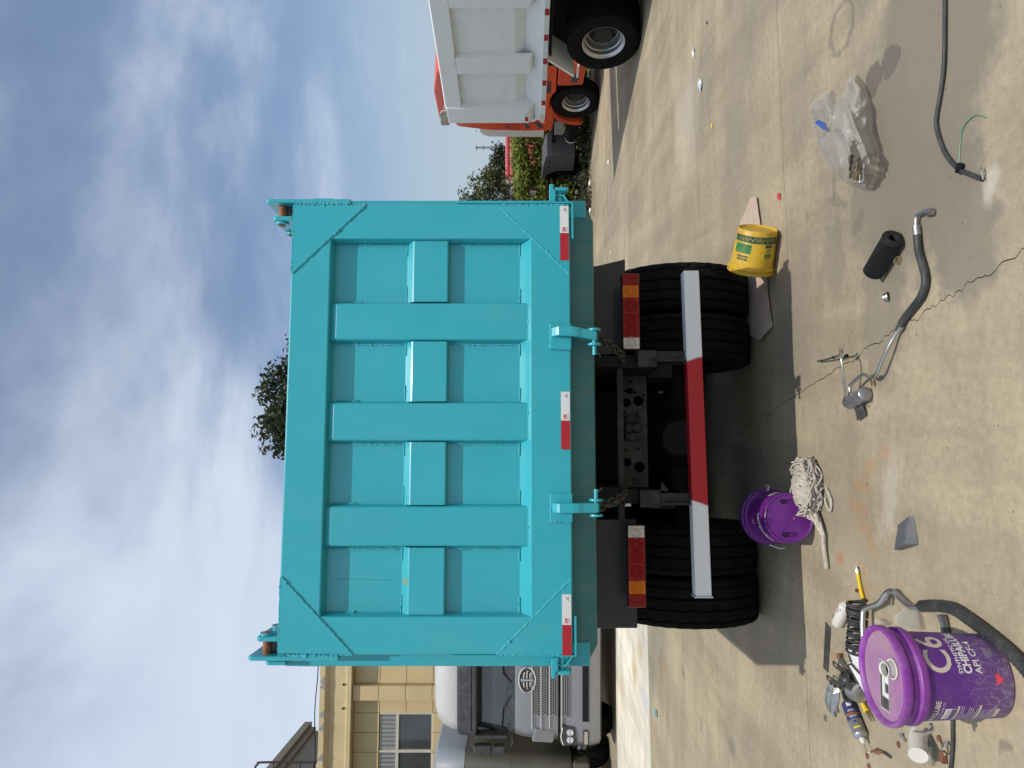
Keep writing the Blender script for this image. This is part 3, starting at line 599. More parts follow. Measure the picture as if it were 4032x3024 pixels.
rest = B(); rest.box(.22, LEN, .3, .34, 1.3, 2.82); rest.box(.22, LEN, 2.05, 2.4, 1.3, 2.86); rest.box(.3, LEN, .3, 2.1, 1.28, 1.36); rest.box(LEN - .06, LEN, .1, 2.4, 1.3, 3.0); rest.box(.15, .21, .04, 2.4, 1.45, 2.85); rest.obj('body_tub', M_WHT, wt)
h = B(); h.prism([(.08, 2.86), (.07, 2.985), (.12, 3.0), (.38, 2.985), (.43, 2.95), (.45, 2.86)], .02, .05, 'y'); h.prism([(.3, 2.86), (.32, 2.95), (.5, 2.9), (.5, 2.86)], .09, .12, 'y'); h.obj('hinge_ear', M_FRUST, wt, .006)
h = B(); h.prism([(.36, 1.42), (.25, 1.36), (.22, 1.3), (.3, 1.33), (.4, 1.38)], -.05, -.022, 'y'); h.obj('latch_hook', M_FAIR, wt, .006)
for k in range(13):
    x0 = .61 + k * .457
    B().box(x0, x0 + .115, -.0022, -.0006, 1.302, 1.362).obj('reflective_tape', M_RED, wt); B().box(x0 + .1155, x0 + .4565, -.0022, -.0006, 1.302, 1.362).obj('reflective_tape', M_WTAPE, wt)
B().box(.24, .35, -.0235, -.0208, 1.57, 1.62).obj('reflective_tape', M_RED, wt); B().box(.352, .46, -.0235, -.0208, 1.57, 1.62).obj('reflective_tape', M_WTAPE, wt)
fr = B(); fr.box(.7, 6.8, .75, .85, .85, 1.28); fr.box(.7, 6.8, 1.6, 1.7, .85, 1.28); fr.box(.9, 5.4, .5, 2.0, .9, 1.26); fr.obj('chassis_frame', M_BLK, wt)
m_ = B(); m_.prism([(1.22, .90), (1.56, 1.295), (1.60, 1.295), (1.26, .89)], .02, .6, 'y'); m_.obj('mudguard_edge', M_WHT, wt, .004); B().box(1.5, 4.3, .1, .62, 1.24, 1.27).obj('mudguard', M_BLK, wt)
B().box(1.26, 1.30, .65, 1.9, .3, .52).obj('underrun_bumper', M_BLK, wt)
for k, (x, y) in enumerate([(1.86, .20), (1.86, .54), (1.86, 1.85), (1.86, 2.18), (3.22, .20), (3.22, .54), (3.22, 1.85), (3.22, 2.18)]): wheel(wt, x, y, .52, 1 if y < 1 else -1, k * 23, rz=90)
B().box(5.8, 7.9, .05, 2.4, .7, 2.85).obj('cab', M_WHT, wt, .12, 4); wheel(wt, 6.9, .2, .52, 1, 0, rz=90); wheel(wt, 6.9, 2.2, .52, -1, 0, rz=90)

ot = thing('tractor_truck', 'orange tractor truck parked behind the white dump truck', 'truck', (6.1, 15.8, 0), R(-75))
cs = [(-1.0, .98), (-1.02, 1.6), (-1.0, 2.4), (-.86, 3.1), (-.8, 3.2), (1.05, 3.22), (1.25, 2.8), (1.38, 1.9), (1.4, .95), (.62, .95)] + [(.62 * math.cos(a) * 1.0, .47 + .60 * math.sin(a)) for a in [R(d) for d in range(52, 129, 12)]] + [(-.62, .95)]
cab_ = B().prism(cs, .02, 2.42, 'y').obj('cab', M_ORG, ot, .05, 3)
rf = [(-.80, 3.24), (-.83, 3.30), (-.76, 3.5), (-.6, 3.56), (.3, 3.57), (.9, 3.45), (1.15, 3.24)]
B().prism(rf, .1, 2.34, 'y').obj('roof_fairing', M_ORG, ot, .06, 3)
B().box(-.99, -.955, -.004, .016, 2.72, 2.745).obj('trim_strip', M_FAIR, ot)
for k in range(7): z = 1.72 + .06 * k; B().box(-.93, -.62, .006, .0195, z, z + .03).obj('louvre', M_ORGD, ot)
gq = [[(-.95, 1.55), (-.75, 1.62), (-.62, 1.78), (-.7, 1.58), (-.84, 1.48)], [(-.9, 1.25), (-.72, 1.38), (-.6, 1.42), (-.66, 1.3), (-.82, 1.18)], [(-.5, 1.1), (-.3, 1.32), (-.02, 1.42), (-.12, 1.3), (-.36, 1.16)], [(-.96, 1.95), (-.84, 2.06), (-.7, 2.05), (-.8, 1.94)]]
for q in gq: B().prism(q, .0165, .0192, 'y').obj('graphic', M_GRAPH, ot)
fb = B(); fb.prism([(.66, .40), (1.1, .38), (1.32, .42), (1.32, .93), (.62, .93), (.63, .7)], -.01, .3, 'y'); fb.obj('front_step', M_ORGD, ot, .03, 3)
B().prism([(.72, .52), (1.0, .5), (1.0, .64), (.74, .66)], -.014, -.009, 'y').obj('step_recess', M_GRAPH, ot)
B().box(.95, 1.3, -.06, -.01, .52, .56).obj('step_trim', M_FAIR, ot)
fl = [(.60 * math.cos(a), .47 + .56 * math.sin(a)) for a in [R(d) for d in range(100, 196, 8)]]; fo = [(.72 * math.cos(a), .47 + .62 * math.sin(a)) for a in [R(d) for d in range(196, 98, -8)]]
B().prism(fl + fo, -.02, .35, 'y').obj('wheel_arch', M_ORGD, ot, .01)
for k in range(8): B().box(.36 + .05 * k, .385 + .05 * k, .008, .0192, 1.06, 1.26).obj('vent', M_GRAPH, ot)
d_ = B(); d_.prism([(-1.0, 1.16), (-1.0, 2.60), (-1.06, 2.67), (-1.18, 2.62), (-1.27, 2.45), (-1.29, 1.16)], .04, .12, 'y'); d_.obj('side_fairing', M_FAIR, ot, .035, 4)
B().box(-1.22, -.70, .06, .35, .72, .92).obj('battery_box', mat('dull aluminium', (.3, .31, .28), .5, .3, var=.15, scale=14), ot, .01)
cf = B(); cf.box(-5.2, 1.2, .75, .85, .72, .95); cf.box(-5.2, 1.2, 1.55, 1.65, .72, .95); cf.box(-1.9, -1.0, .3, 1.2, .86, .95); cf.obj('chassis_frame', M_BLK, ot)
for y_, z_ in ((.24, .50), (.55, .46)):
    q = B(); q.lathe([(0, 0), (.10, .012), (.145, .05), (.15, .1)], 24, Matrix.Translation((-1.66 - .12 * (y_ > .3), y_, z_)) @ Matrix.Rotation(R(90), 4, 'Y')); q.obj('air_tank_end', M_FAIR, ot)
    B().cyl((-1.57 - .12 * (y_ > .3), y_, z_), (-.7, y_, z_), .148, n=24).obj('air_tank', M_BLK, ot)
M_FEND = mat('grey fender plastic', (.10, .108, .12), .5, var=.15, scale=5, dust=.2)
fe = [(-1.95, .38), (-1.95, .95), (-2.02, 1.1), (-2.5, 1.16), (-3.2, 1.18), (-3.75, 1.05), (-3.85, .7), (-3.72, .7), (-3.62, .98), (-3.2, 1.1), (-2.85, 1.04), (-2.68, .8), (-2.66, .38)]
B().prism(fe, .0, .62, 'y').obj('mudguard', M_FEND, ot, .015)
for x_, z_ in ((-2.2, .98), (-2.45, .98)): B().box(x_ - .07, x_, -.006, .004, z_, z_ + .03).obj('slot', M_BLK, ot)
for x, y in ((0, .17), (0, 2.2), (-3.22, .18), (-3.22, .52), (-3.22, 2.2)): wheel(ot, x, y, .5, 1 if y < 1 else -1, 11 * x, rz=90)

# ---- silver truck cab facing the camera, left of the teal truck
M_SLV = mat('silver paint', (.24, .24, .245), .38, .55, var=.04, scale=3, coat=.5, rvar=.05)
M_SLVR = mat('pale silver roof', (.52, .515, .49), .38, .25, var=.04, scale=2, coat=.4)
M_PLAS = mat('dark plastic', (.035, .037, .042), .45, var=.15, scale=9, dust=.15)
M_GLAS = mat('windscreen glass', (.025, .03, .034), .06, var=.3, scale=1.5, coat=.8, spec=.8, rvar=.02)
M_CHRM = mat('chrome', (.75, .75, .76), .12, 1, var=.05, scale=5, rvar=.03)
st_ = thing('truck', 'silver truck with mesh grille facing the camera, left of the teal truck', 'truck', (-5.2, 12.75, 0), 0)
def ring(z, w, y0, y1, rc):
    pts = [(-w, y1), (w, y1)]
    for k in range(6): a = R(90 * k / 5); pts.append((w - rc + rc * math.cos(a), y0 + rc - rc * math.sin(a)))
    for k in range(6): a = R(90 * k / 5); pts.append((-w + rc - rc * math.sin(a), y0 + rc - rc * math.cos(a)))
    return [(x, y, z) for x, y in pts]
def shell(name, levels, m, parent, bev=0):
    return B().loops([ring(*l) for l in levels], (True, True), True).obj(name, m, parent, bev)
shell('bumper', [(.27, 1.14, .02, .9, .2), (.30, 1.19, -.03, .9, .2), (.45, 1.215, -.06, .9, .2), (.50, 1.215, -.055, .9, .2), (.88, 1.205, -.045, .9, .2), (.98, 1.2, -.02, .9, .2), (1.0, 1.17, .01, .9, .2)], M_SLV, st_)
shell('front_panel', [(1.02, 1.13, .02, 2.1, .28), (1.04, 1.16, -.01, 2.1, .28), (1.3, 1.16, -.005, 2.1, .3), (1.62, 1.14, .03, 2.1, .3), (1.74, 1.12, .055, 2.1, .3), (1.80, 1.10, .08, 2.1, .3)], M_SLV, st_)
shell('cowl', [(1.79, 1.09, .09, 2.1, .3), (1.80, 1.10, .075, 2.1, .3), (1.93, 1.09, .105, 2.1, .3), (1.95, 1.08, .13, 2.1, .3)], M_PLAS, st_)
shell('windscreen', [(1.93, 1.075, .125, 2.1, .22), (2.52, 1.05, .26, 2.1, .22)], M_GLAS, st_)
shell('sun_visor', [(2.47, 1.10, .08, 1.2, .25), (2.50, 1.13, .05, 1.2, .25), (2.80, 1.13, .12, 1.2, .25), (2.83, 1.11, .16, 1.2, .25)], M_PLAS, st_)
shell('roof', [(2.82, 1.09, .2, 2.1, .3), (2.95, 1.09, .19, 2.1, .35), (3.1, 1.06, .24, 2.1, .4), (3.2, 1.01, .32, 2.1, .45), (3.26, .92, .45, 2.1, .5), (3.29, .7, .75, 1.9, .5)], M_SLVR, st_)
B().box(-1.08, -1.02, .05, .3, 1.93, 2.5).obj('windscreen_pillar', M_PLAS, st_, .02)
for k, (z0, z1) in enumerate(((1.365, 1.485), (1.205, 1.325), (1.065, 1.175), (.85, .965))):
    hs = []; nx = 27
    for r in range(3):
        for i in range(nx):
            x = -.60 + (i + .5 * (r % 2)) * 1.2 / nx; hs.append(circ(x, z0 + (z1 - z0) * (r + .5) / 3, .0145, 6, .019))
    me = plate([(-.64, z0), (.64, z0), (.64, z1), (-.64, z1)], hs, .01); yy = -.068 if k == 3 else -.024 + .006 * (k == 0)
    xf(me, lambda c, yy=yy: Vector((c.x, yy + c.z, c.y))); link('grille_mesh', me, M_SLV, st_)
    B().box(-.63, .63, yy + .007, yy + .011, z0 + .005, z1 - .005).obj('grille_back', M_BLK, st_)
    B().box(-.86, .86, yy - .012, yy + .03, z1 + .002, z1 + .02).obj('grille_bar', M_SLVR, st_, .006)
em = thing('emblem', '', ''); del em['label'], em['category']; em.parent = st_
q = B(); q.tube([(.225 * math.cos(R(a)), -.03, 1.585 + .145 * math.sin(R(a))) for a in range(0, 360, 10)], .016, 8, closed=True); q.obj('emblem_ring', M_CHRM, em)
q = B(); q.prism([(.21 * math.cos(R(a)), 1.585 + .132 * math.sin(R(a))) for a in range(0, 360, 15)], -.026, .03, 'y'); q.obj('emblem_disc', M_PLAS, em)
q = B(); q.box(-.018, .018, -.045, -.026, 1.475, 1.695); q.box(-.03, .03, -.045, -.026, 1.66, 1.685); q.obj('emblem_bar', M_CHRM, em, .006)
for s_ in (-1, 1):
    for z_, l_ in ((1.64, .13), (1.585, .16), (1.53, .12)):
        q = B(); q.tube([(s_ * .03, -.036, z_), (s_ * l_ * .8, -.036, z_), (s_ * l_, -.036, z_ - .02)], .011, 6); q.obj('emblem_stroke', M_CHRM, em)
for s_ in (-1, 1):
    hl = B().prism([(s_ * .78, .98), (s_ * .82, .74), (s_ * 1.12, .70), (s_ * 1.15, .96), (s_ * 1.0, 1.01)], -.075, .1, 'y').obj('headlamp', M_PLAS, st_, .01)
    B().tube([(s_ * .82, -.077, .96), (s_ * .98, -.077, .99), (s_ * 1.12, -.07, .95)], .01, 6).obj('light_strip', M_FAIR, hl)
    for x_ in (.9, 1.03): B().lathe([(.055, 0), (.06, -.012), (.045, -.014), (.03, -.004), (0, -.01)], 20, Matrix.Translation((s_ * x_, -.074, .83)) @ Matrix.Rotation(R(-90), 4, 'X')).obj('lens', M_CHRM, hl)
    fg = B().box(s_ * 1.0 - .13, s_ * 1.0 + .13, -.075, .05, .50, .60).obj('fog_lamp', M_PLAS, st_, .01); B().box(s_ * 1.0 - .11, s_ * 1.0 + .11, -.078, -.074, .52, .58).obj('lens', M_CHRM, fg)
    B().box(s_ * 1.30 - .07, s_ * 1.30 + .07, .1, .26, 2.22, 2.54).obj('mirror', M_PLAS, st_, .03, 3); B().box(s_ * 1.31 - .07, s_ * 1.31 + .07, .1, .26, 1.98, 2.19).obj('mirror', M_PLAS, st_, .03, 3)
    B().tube(smooth_path([(s_ * 1.08, .25, 2.62), (s_ * 1.25, .2, 2.66), (s_ * 1.38, .18, 2.5), (s_ * 1.39, .18, 2.0), (s_ * 1.25, .2, 1.85), (s_ * 1.1, .25, 1.86)]), .014, 8).obj('mirror_arm', M_PLAS, st_)
    B().prism([(s_ * .85, 1.45), (s_ * 1.1, 1.5), (s_ * 1.12, 1.12), (s_ * .9, 1.08)], -.022, .1, 'y').obj('corner_vane', M_SLV, st_, .03)
    wheel(st_, s_ * 1.02, .75, .5, 1 if s_ < 0 else -1, 5)
    B().tube([(s_ * .12 - .2, .085, 1.86), (s_ * .3 - .25, .12, 2.0), (s_ * .75 - .3, .12, 2.04)], .013, 6).obj('wiper', M_BLK, st_)
B().box(-.72, .72, -.078, .1, .50, .61).obj('lower_intake', M_BLK, st_, .01)
B().box(-.95, .95, .06, .2, 2.56, 2.575).obj('visor_line', M_BLK, st_)
ux = B(); ux.box(-.45, -.35, .9, 7, .6, .9); ux.box(.35, .45, .9, 7, .6, .9); ux.box(-1.1, 1.1, 2.2, 7, .9, 2.6); ux.obj('rear_body', M_PLAS, st_)

# ---- khaki-grey truck at the left frame edge
M_KHK = mat('grey green cab paint', (.085, .082, .065), .4, var=.2, scale=2, coat=.15)
M_BGR = mat('blue grey roof', (.22, .25, .28), .5, var=.1, scale=2)
kt = thing('truck', 'dull grey truck cut off by the left edge, beside the silver truck', 'truck', (-8.12, 13.3, 0), 0)
shell('cab', [(.75, 1.2, .0, 2.2, .2), (.8, 1.24, -.03, 2.2, .25), (1.4, 1.24, -.02, 2.2, .25), (1.9, 1.23, .02, 2.2, .25)], M_KHK, kt)
shell('windscreen', [(1.9, 1.22, .03, 2.2, .25), (2.75, 1.18, .2, 2.2, .25)], M_KHK, kt)
shell('roof', [(2.75, 1.19, .18, 2.2, .3), (2.95, 1.18, .2, 2.2, .35), (3.3, 1.1, .4, 2.2, .4), (3.38, .9, .6, 2.0, .4)], M_BGR, kt)
B().box(-1.25, 1.16, -.02, .6, .42, .74).obj('bumper', M_KHK, kt, .05); B().box(1.0, 1.06, -.04, .02, .78, .84).obj('marker_lamp', M_LAMB, kt, .008)
bg_ = B(); bg_.lathe([(0, -.1), (.1, -.1), (.13, -.06), (.09, -.02), (.13, .03), (.13, .07), (0, .1)], 20, Matrix.Translation((1.2, .5, .55))); bg_.obj('air_spring', M_STEEL, kt)
wheel(kt, 1.05, .75, .5, -1); wheel(kt, -1.05, .75, .5, 1)

# ================================================================ BUILDINGS
M_YEL = mat('yellow render', (.58, .47, .27), .8, var=.12, scale=2.5, bump=.3, bscale=25, dust=.25, dcol=(.33, .27, .17), dscale=2)
M_YPAN = mat('yellow wall panel', (.60, .475, .26), .6, var=.06, scale=2, dust=.3, dcol=(.42, .31, .16), dscale=1.4)
M_MORT = mat('grey mortar', (.3, .3, .3), .9, var=.2, scale=10, bump=.5, bscale=20)
M_GAP = mat('dark joint', (.10, .085, .06), .9)
M_FRM = mat('pale window frame', (.55, .52, .42), .5); M_DGLS = mat('dark window glass', (.05, .055, .06), .05, var=.4, scale=.8, coat=.6, rvar=.02)
M_BLIND = mat('pale blinds', (.27, .28, .285), .6, var=.1, scale=6)
yb = thing('building', 'yellow panelled building with cornice behind the silver truck', 'building', (-7.0, 18.0, 0), PSI)
X0, X1 = -7.0, 3.0
wl = B(); wl.box(X0, X1, .06, 3.0, 0, 6.0); wl.obj('wall', M_GAP, yb)
co = B(); co.prism([(-.30, 5.84), (-.30, 5.955), (-.255, 5.97), (-.25, 6.36), (-.29, 6.40), (-.36, 6.47), (-.36, 6.60), (.3, 6.60), (.3, 5.84)], X0, X1, 'x'); cor = co.obj('cornice', M_YEL, yb, .006)
rnd = random.Random(4)
for xx in (-.25, -.38, -1.05, -1.35, -2.05, -2.4, -3.0): 
    hh = rnd.uniform(.05, .1); B().prism([(xx - .09, 6.475), (xx + .02, 6.47), (xx + .1, 6.5), (xx + .06, 6.47 + hh), (xx - .05, 6.6)], -.366, -.358, 'y').obj('mortar_patch', M_MORT, cor)
for xx in (-.37, -.93): B().box(xx - .02, xx + .02, -.32, -.25, 6.03, 6.05).box(xx - .02, xx - .005, -.33, -.31, 5.99, 6.05).obj('hook', M_BLK, cor)
def pan(x0, x1, z0, z1, y=.0, th=.055): return B().box(x0 + .006, x1 - .006, y, y + th, z0 + .006, z1 - .006).obj('panel', M_YPAN, yb, .004)
rows = [(5.2, 5.836), (4.54, 5.2), (3.88, 4.54), (3.22, 3.88), (2.56, 3.22), (1.9, 2.56), (1.2, 1.9), (.5, 1.2), (0, .5)]
for z0, z1 in rows:
    x = -1.13
    while x < 2.8: 
        if not (x > -.80 and x < -.40): pass
        x2 = {-1.13: -.78, -.78: -.43, -.43: .25}.get(round(x, 2), x + .7)
        if round(x, 2) == -.78: B().box(x + .003, x2 - .003, -.20, .055, z0 + .006, z1 - .006).obj('pilaster_panel', M_YPAN, yb, .004)
        else: pan(x, x2, z0, z1)
        x = x2
for k in range(12):
    x1_ = -1.13 - k * .463; pan(x1_ - .463, x1_, 5.2, 5.836)
    for z0, z1 in rows[3:]: pan(x1_ - .463, x1_, z0, z1)
# window with blinds
for k in range(6):
    xa = -1.14 - k * .9
    wn_ = B().box(xa - .9, xa, .05, .10, 3.88, 5.19).obj('window', M_FRM, yb)
    B().box(xa - .86, xa - .04, .044, .05, 3.93, 4.72).obj('pane', M_DGLS, wn_); B().box(xa - .86, xa - .04, .044, .05, 4.79, 5.15).obj('pane', mat('dim pane', (.16, .165, .17), .2), wn_)
    for i in range(8): B().box(xa - .85 + i * .1, xa - .79 + i * .1, .036, .042, 4.74, 5.15).obj('blind', M_BLIND, wn_)
    B().box(xa - .9, xa, .02, .05, 4.72, 4.79).obj('transom', M_FRM, wn_); B().box(xa - .03, xa + .03, .015, .05, 3.88, 5.19).obj('mullion', M_FRM, wn_)
cab1 = B(); cab1.tube(smooth_path([(2.5, -.30, 6.68), (.2, -.3, 6.66), (-1, -.28, 6.72), (-2.2, -.3, 6.68), (-4, -.3, 6.8)]), .012, 6); cab1.obj('roof_cable', M_BLK, yb)
M_GBL = mat('grey render', (.30, .275, .215), .85, var=.1, scale=1.2, bump=.2, bscale=8, dust=.3, dcol=(.2, .17, .12), stretch=(1, 1, .2))
gb = thing('building', 'plain grey building rising behind the yellow roof at left', 'building', (-11.5, 24.0, 0), PSI)
B().box(-8, 0, -12, 0, 0, 8.55).obj('wall', M_GBL, gb); B().box(-8, .10, -12, .1, 8.55, 8.72).obj('cornice', M_GBL, gb, .01); B().box(-8, .22, -12, .22, 8.72, 8.96).obj('parapet', M_GBL, gb, .01)
ld = thing('roof_ladder', 'dark pipe ladder hoop above the roof at the left edge', 'ladder', (-9.93, 19.0, 6.5), 0)
B().tube(smooth_path([(0, 0, 0), (0, 0, 1.9), (-.05, 0, 2.12), (-.2, 0, 2.2), (-.4, 0, 2.15)]), .03, 8).obj('rail', mat('brown steel', (.05, .03, .03), .5), ld)
for k in range(5): B().cyl((0, 0, .3 + k * .35), (-.4, 0, .3 + k * .35), .015, n=8).obj('rung', MATS['brown steel'], ld)
ac = thing('vent_box', 'white slotted vent box on the yellow roof at left edge', 'vent', (-9.85, 18.6, 6.55), 0)
B().box(-.25, .08, 0, .3, 0, .42).obj('case', M_FAIR, ac, .01)
for k in range(3): B().box(-.2 + k * .09, -.15 + k * .09, -.006, .002, .06, .36).obj('slot', M_BLK, ac)
# far apartment block, mast
ap = thing('building', 'distant pale apartment block behind the trees at right', 'building', (36.2, 120, 0), R(8))
B().box(-3.9, 0, 0, 10, 0, 8.0).obj('wall', mat('hazy white wall', (.5, .52, .54), .8, var=.05), ap); B().box(-4.0, .1, -.1, 10, 8.0, 8.3).obj('parapet', MATS['hazy white wall'], ap)
for i in range(4):
    for j in range(4): B().box(-3.6 + i * .95, -3.05 + i * .95, -.05, .01, 1.2 + j * 1.75, 2.1 + j * 1.75).obj('window', mat('far glass', (.16, .18, .21), .3), ap)
ms = thing('lattice_mast', 'thin grey antenna mast on the horizon at right', 'mast', (39.2, 120, 0), 0)
for dx, dy in ((-.25, 0), (.25, 0), (0, .4)): B().tube([(dx, dy, 0), (dx * .3, dy * .3, 9.6)], .06, 6).obj('leg', mat('mast grey', (.22, .24, .27), .6), ms)
for z_ in (5.5, 6.9, 8.2, 9.3): B().box(-.35, .35, -.1, .3, z_, z_ + .15).obj('platform', MATS['mast grey'], ms)
vn = thing('van', 'pinkish red vehicle roof showing above the hedge at right', 'van', (6.75, 24, 0), R(-4))
for z0, z1, dx in ((.5, 1.95, .0), (1.96, 2.1, .02), (2.11, 2.24, .1)): B().box(dx, 4.2, 0, 1.9, z0, z1).obj('body' if z0 < 1 else 'roof_ridge', mat('faded red paint', (.62, .12, .13), .25, var=.1, scale=3, coat=.5), vn, .05, 3)
gv = thing('truck', 'grey vehicle corner poking out of the hedge beside the teal body', 'truck', (4.55, 18.1, 0), 0)
B().box(-1.6, .02, 0, 1.2, .6, 2.02).obj('cab', M_FEND, gv, .06, 3); B().box(-.12, -.03, -.02, .01, 1.86, 1.9).obj('slot', M_BLK, gv); B().box(-1.45, -.2, -.015, .01, 1.25, 1.8).obj('window', M_DGLS, gv, .01); B().box(-1.55, -.05, -.03, .02, .62, .72).obj('bumper', M_PLAS, gv, .01); wheel(gv, -.25, .6, .45, -1); wheel(gv, -1.35, .6, .45, 1)

# ================================================================ PLANTS
def leaf_mat(name, c1, c2):
    m = mat(name, c1, .5, var=.35, scale=1.6, spec=.3); p = m.node_tree.nodes['Principled BSDF']; N = m.node_tree.nodes; K = m.node_tree.links.new
    g_ = N.new('ShaderNodeObjectInfo'); tcn = N.new('ShaderNodeTexCoord'); w_ = N.new('ShaderNodeTexWhiteNoise'); K(tcn.outputs['Object'], w_.inputs['Vector'])
    nn = N.new('ShaderNodeTexNoise'); nn.inputs['Scale'].default_value = 7; K(tcn.outputs['Object'], nn.inputs['Vector'])
    r = N.new('ShaderNodeMapRange'); r.inputs['From Min'].default_value = .4; r.inputs['From Max'].default_value = .65; K(nn.outputs['Fac'], r.inputs['Value'])
    x = N.new('ShaderNodeMix'); x.data_type = 'RGBA'; K(r.outputs[0], x.inputs['Factor']); K(p.inputs['Base Color'].links[0].from_socket, x.inputs[6]); x.inputs[7].default_value = (*c2, 1); K(x.outputs[2], p.inputs['Base Color'])
    p.inputs['Subsurface Weight'].default_value = 0
    tr = N.new('ShaderNodeBsdfTranslucent'); K(x.outputs[2], tr.inputs[0]); ms_ = N.new('ShaderNodeMixShader'); ms_.inputs[0].default_value = .3
    out = N['Material Output']; K(p.outputs[0], ms_.inputs[1]); K(tr.outputs[0], ms_.inputs[2]); K(ms_.outputs[0], out.inputs[0])
    return m
def leaves(b, rnd, c, n, rad, ls, flat=1.0):
    for _ in range(n):
        while True:
            d = Vector((rnd.uniform(-1, 1), rnd.uniform(-1, 1), rnd.uniform(-1, 1)))
            if .15 < d.length < 1: break
        p = Vector(c) + Vector((d.x * rad[0], d.y * rad[1], d.z * rad[2])); s = ls * rnd.uniform(.6, 1.35)
        t = Vector((rnd.gauss(0, 1), rnd.gauss(0, 1), rnd.gauss(-.3, .8))).normalized(); nrm = (Vector((rnd.gauss(0, .7), rnd.gauss(0, .7), 1 * flat)) + d * .6).normalized()
        u = t.cross(nrm); 
        if u.length < .1: continue
        u.normalize(); k = len(b.v)
        b.v += [tuple(p), tuple(p + t * s * .5 + u * s * .30 + nrm * s * .05), tuple(p + t * s), tuple(p + t * s * .5 - u * s * .30 + nrm * s * .05)]
        b.f += [(k, k + 1, k + 2), (k, k + 2, k + 3)]; b.s += [False, False]
def raw(b, name, m, parent):
    me = bpy.data.meshes.new(name); me.from_pydata(b.v, [], b.f); me.update(); return link(name, me, m, parent)
M_BARK = mat('bark', (.07, .05, .035), .9, var=.3, scale=12, bump=.6, bscale=30)
def tree(label, base, h, clumps, nleaf, ls, m, seed, tr=.12):
    rnd = random.Random(seed); t = thing('tree', label, 'tree', base, 0); tk = B(); tk.tube([(0, 0, 0), (.05, 0, h * .3), (-.04, .03, h * .55), (.0, 0, h * .8)], [tr, tr * .8, tr * .55, tr * .2], 10)
    for c, r in clumps:
        z0 = min(c[2] * .7, h * .6); tk.tube(smooth_path([(0, 0, z0), (c[0] * .5, c[1] * .5, (z0 + c[2]) / 2 + .1), (c[0], c[1], c[2])], 3), [tr * .35, tr * .3, tr * .28, tr * .2, tr * .16, tr * .12, tr * .08], 6)
    tk.obj('trunk', M_BARK, t); cr = B()
    tot = sum(r[0] * r[2] for c, r in clumps)
    for c, r in clumps:
        n = int(nleaf * r[0] * r[2] / tot); sub = max(3, n // 55)
        for _ in range(sub):
            d = Vector((rnd.gauss(0, .5), rnd.gauss(0, .5), rnd.gauss(0, .5))); 
            if d.length > 1: d.normalize()
            leaves(cr, rnd, (c[0] + d.x * r[0], c[1] + d.y * r[1], c[2] + d.z * r[2]), n // sub, (ls * 2.4, ls * 2.4, ls * 1.7), ls)
    raw(cr, 'crown', m, t); return t
M_LF1 = leaf_mat('dark leaves', (.035, .05, .025), (.07, .085, .045)); M_LF2 = leaf_mat('hedge leaves', (.15, .20, .035), (.27, .31, .07)); M_LF3 = leaf_mat('olive leaves', (.075, .10, .04), (.15, .17, .08))
tree('dark leafy tree rising behind the top edge of the teal tailgate', (-.35, 16.2, 0), 7.6, [((-.15, 0, 7.05), (.75, .8, .62)), ((-.95, .1, 6.75), (.62, .7, .62)), ((.35, .2, 6.75), (.6, .7, .45)), ((1.05, .0, 6.45), (.55, .6, .38)), ((-.2, .3, 6.2), (1.3, 1, .6)), ((0, 0, 5.3), (1.6, 1.4, .9)), ((-.6, .1, 7.35), (.35, .4, .3)), ((1.35, .1, 6.42), (.5, .5, .3)), ((.7, .3, 6.5), (.6, .5, .4))], 15000, .125, M_LF1, 3, .16)
tree('leafy green tree touching the right edge of the teal body', (4.35, 17.6, 0), 3.2, [((.1, 0, 2.95), (.28, .4, .4)), ((.35, 0, 2.55), (.5, .5, .4)), ((-.3, .2, 2.7), (.5, .5, .5)), ((.45, .2, 2.2), (.55, .5, .3)), ((-.2, .1, 2.1), (.5, .5, .3))], 4600, .085, M_LF3, 5, .06)
tree('small dark tree behind the red vehicle roof', (8.35, 28, 0), 2.9, [((-.25, 0, 2.72), (.4, .4, .35)), ((.2, 0, 2.6), (.45, .4, .4)), ((.55, 0, 2.45), (.4, .4, .3)), ((-.5, 0, 2.45), (.4, .4, .4))], 3400, .10, M_LF1, 8, .07)
hd = thing('hedge', 'overgrown green hedge behind the orange tractor', 'hedge', (0, 0, 0), 0)
hb = B(); rnd = random.Random(12); sm_ = B()
for k in range(420):
    x = rnd.uniform(3.2, 9.8); y = rnd.uniform(18.6, 20.4) - (x - 5) * .10; top = 1.80 + .14 * noise.noise(Vector((x * 1.3, 0, 0))) + .1 * noise.noise(Vector((x * 4, y, 0)))
    z = top * (1 - rnd.random() ** 1.6) if k % 3 else top - rnd.uniform(0, .12)
    leaves(hb, rnd, (x, y, max(.1, z)), 58, (.26, .26, .18), .10, .6)
    if k % 8 == 0: sm_.tube([(x, y + .2, 0), (x + .05, y + .2, z)], [.02, .008], 5)
for k in range(260):
    x = rnd.uniform(3.2, 9.8); y = rnd.uniform(18.9, 20.0) - (x - 5) * .10; leaves(hb, rnd, (x, y, rnd.uniform(.1, 1.45)), 60, (.3, .26, .2), .11, .6)
for k in range(330):      # the hedge runs on behind the teal truck
    x = rnd.uniform(-3.5, 3.2); y = rnd.uniform(18.9, 20.2) - (x - 5) * .10; leaves(hb, rnd, (x, y, rnd.uniform(.1, 1.75)), 56, (.32, .28, .22), .11, .6)
raw(hb, 'foliage', M_LF2, hd); sm_.obj('stems', M_BARK, hd)
gr = B(); rnd = random.Random(15)
for k in range(130):
    x = rnd.uniform(2.2, 9.5); y = rnd.uniform(17.4, 18.5) - (x - 5) * .10; leaves(gr, rnd, (x, y, rnd.uniform(.04, .25)), 26, (.22, .2, .14), .075, .5)
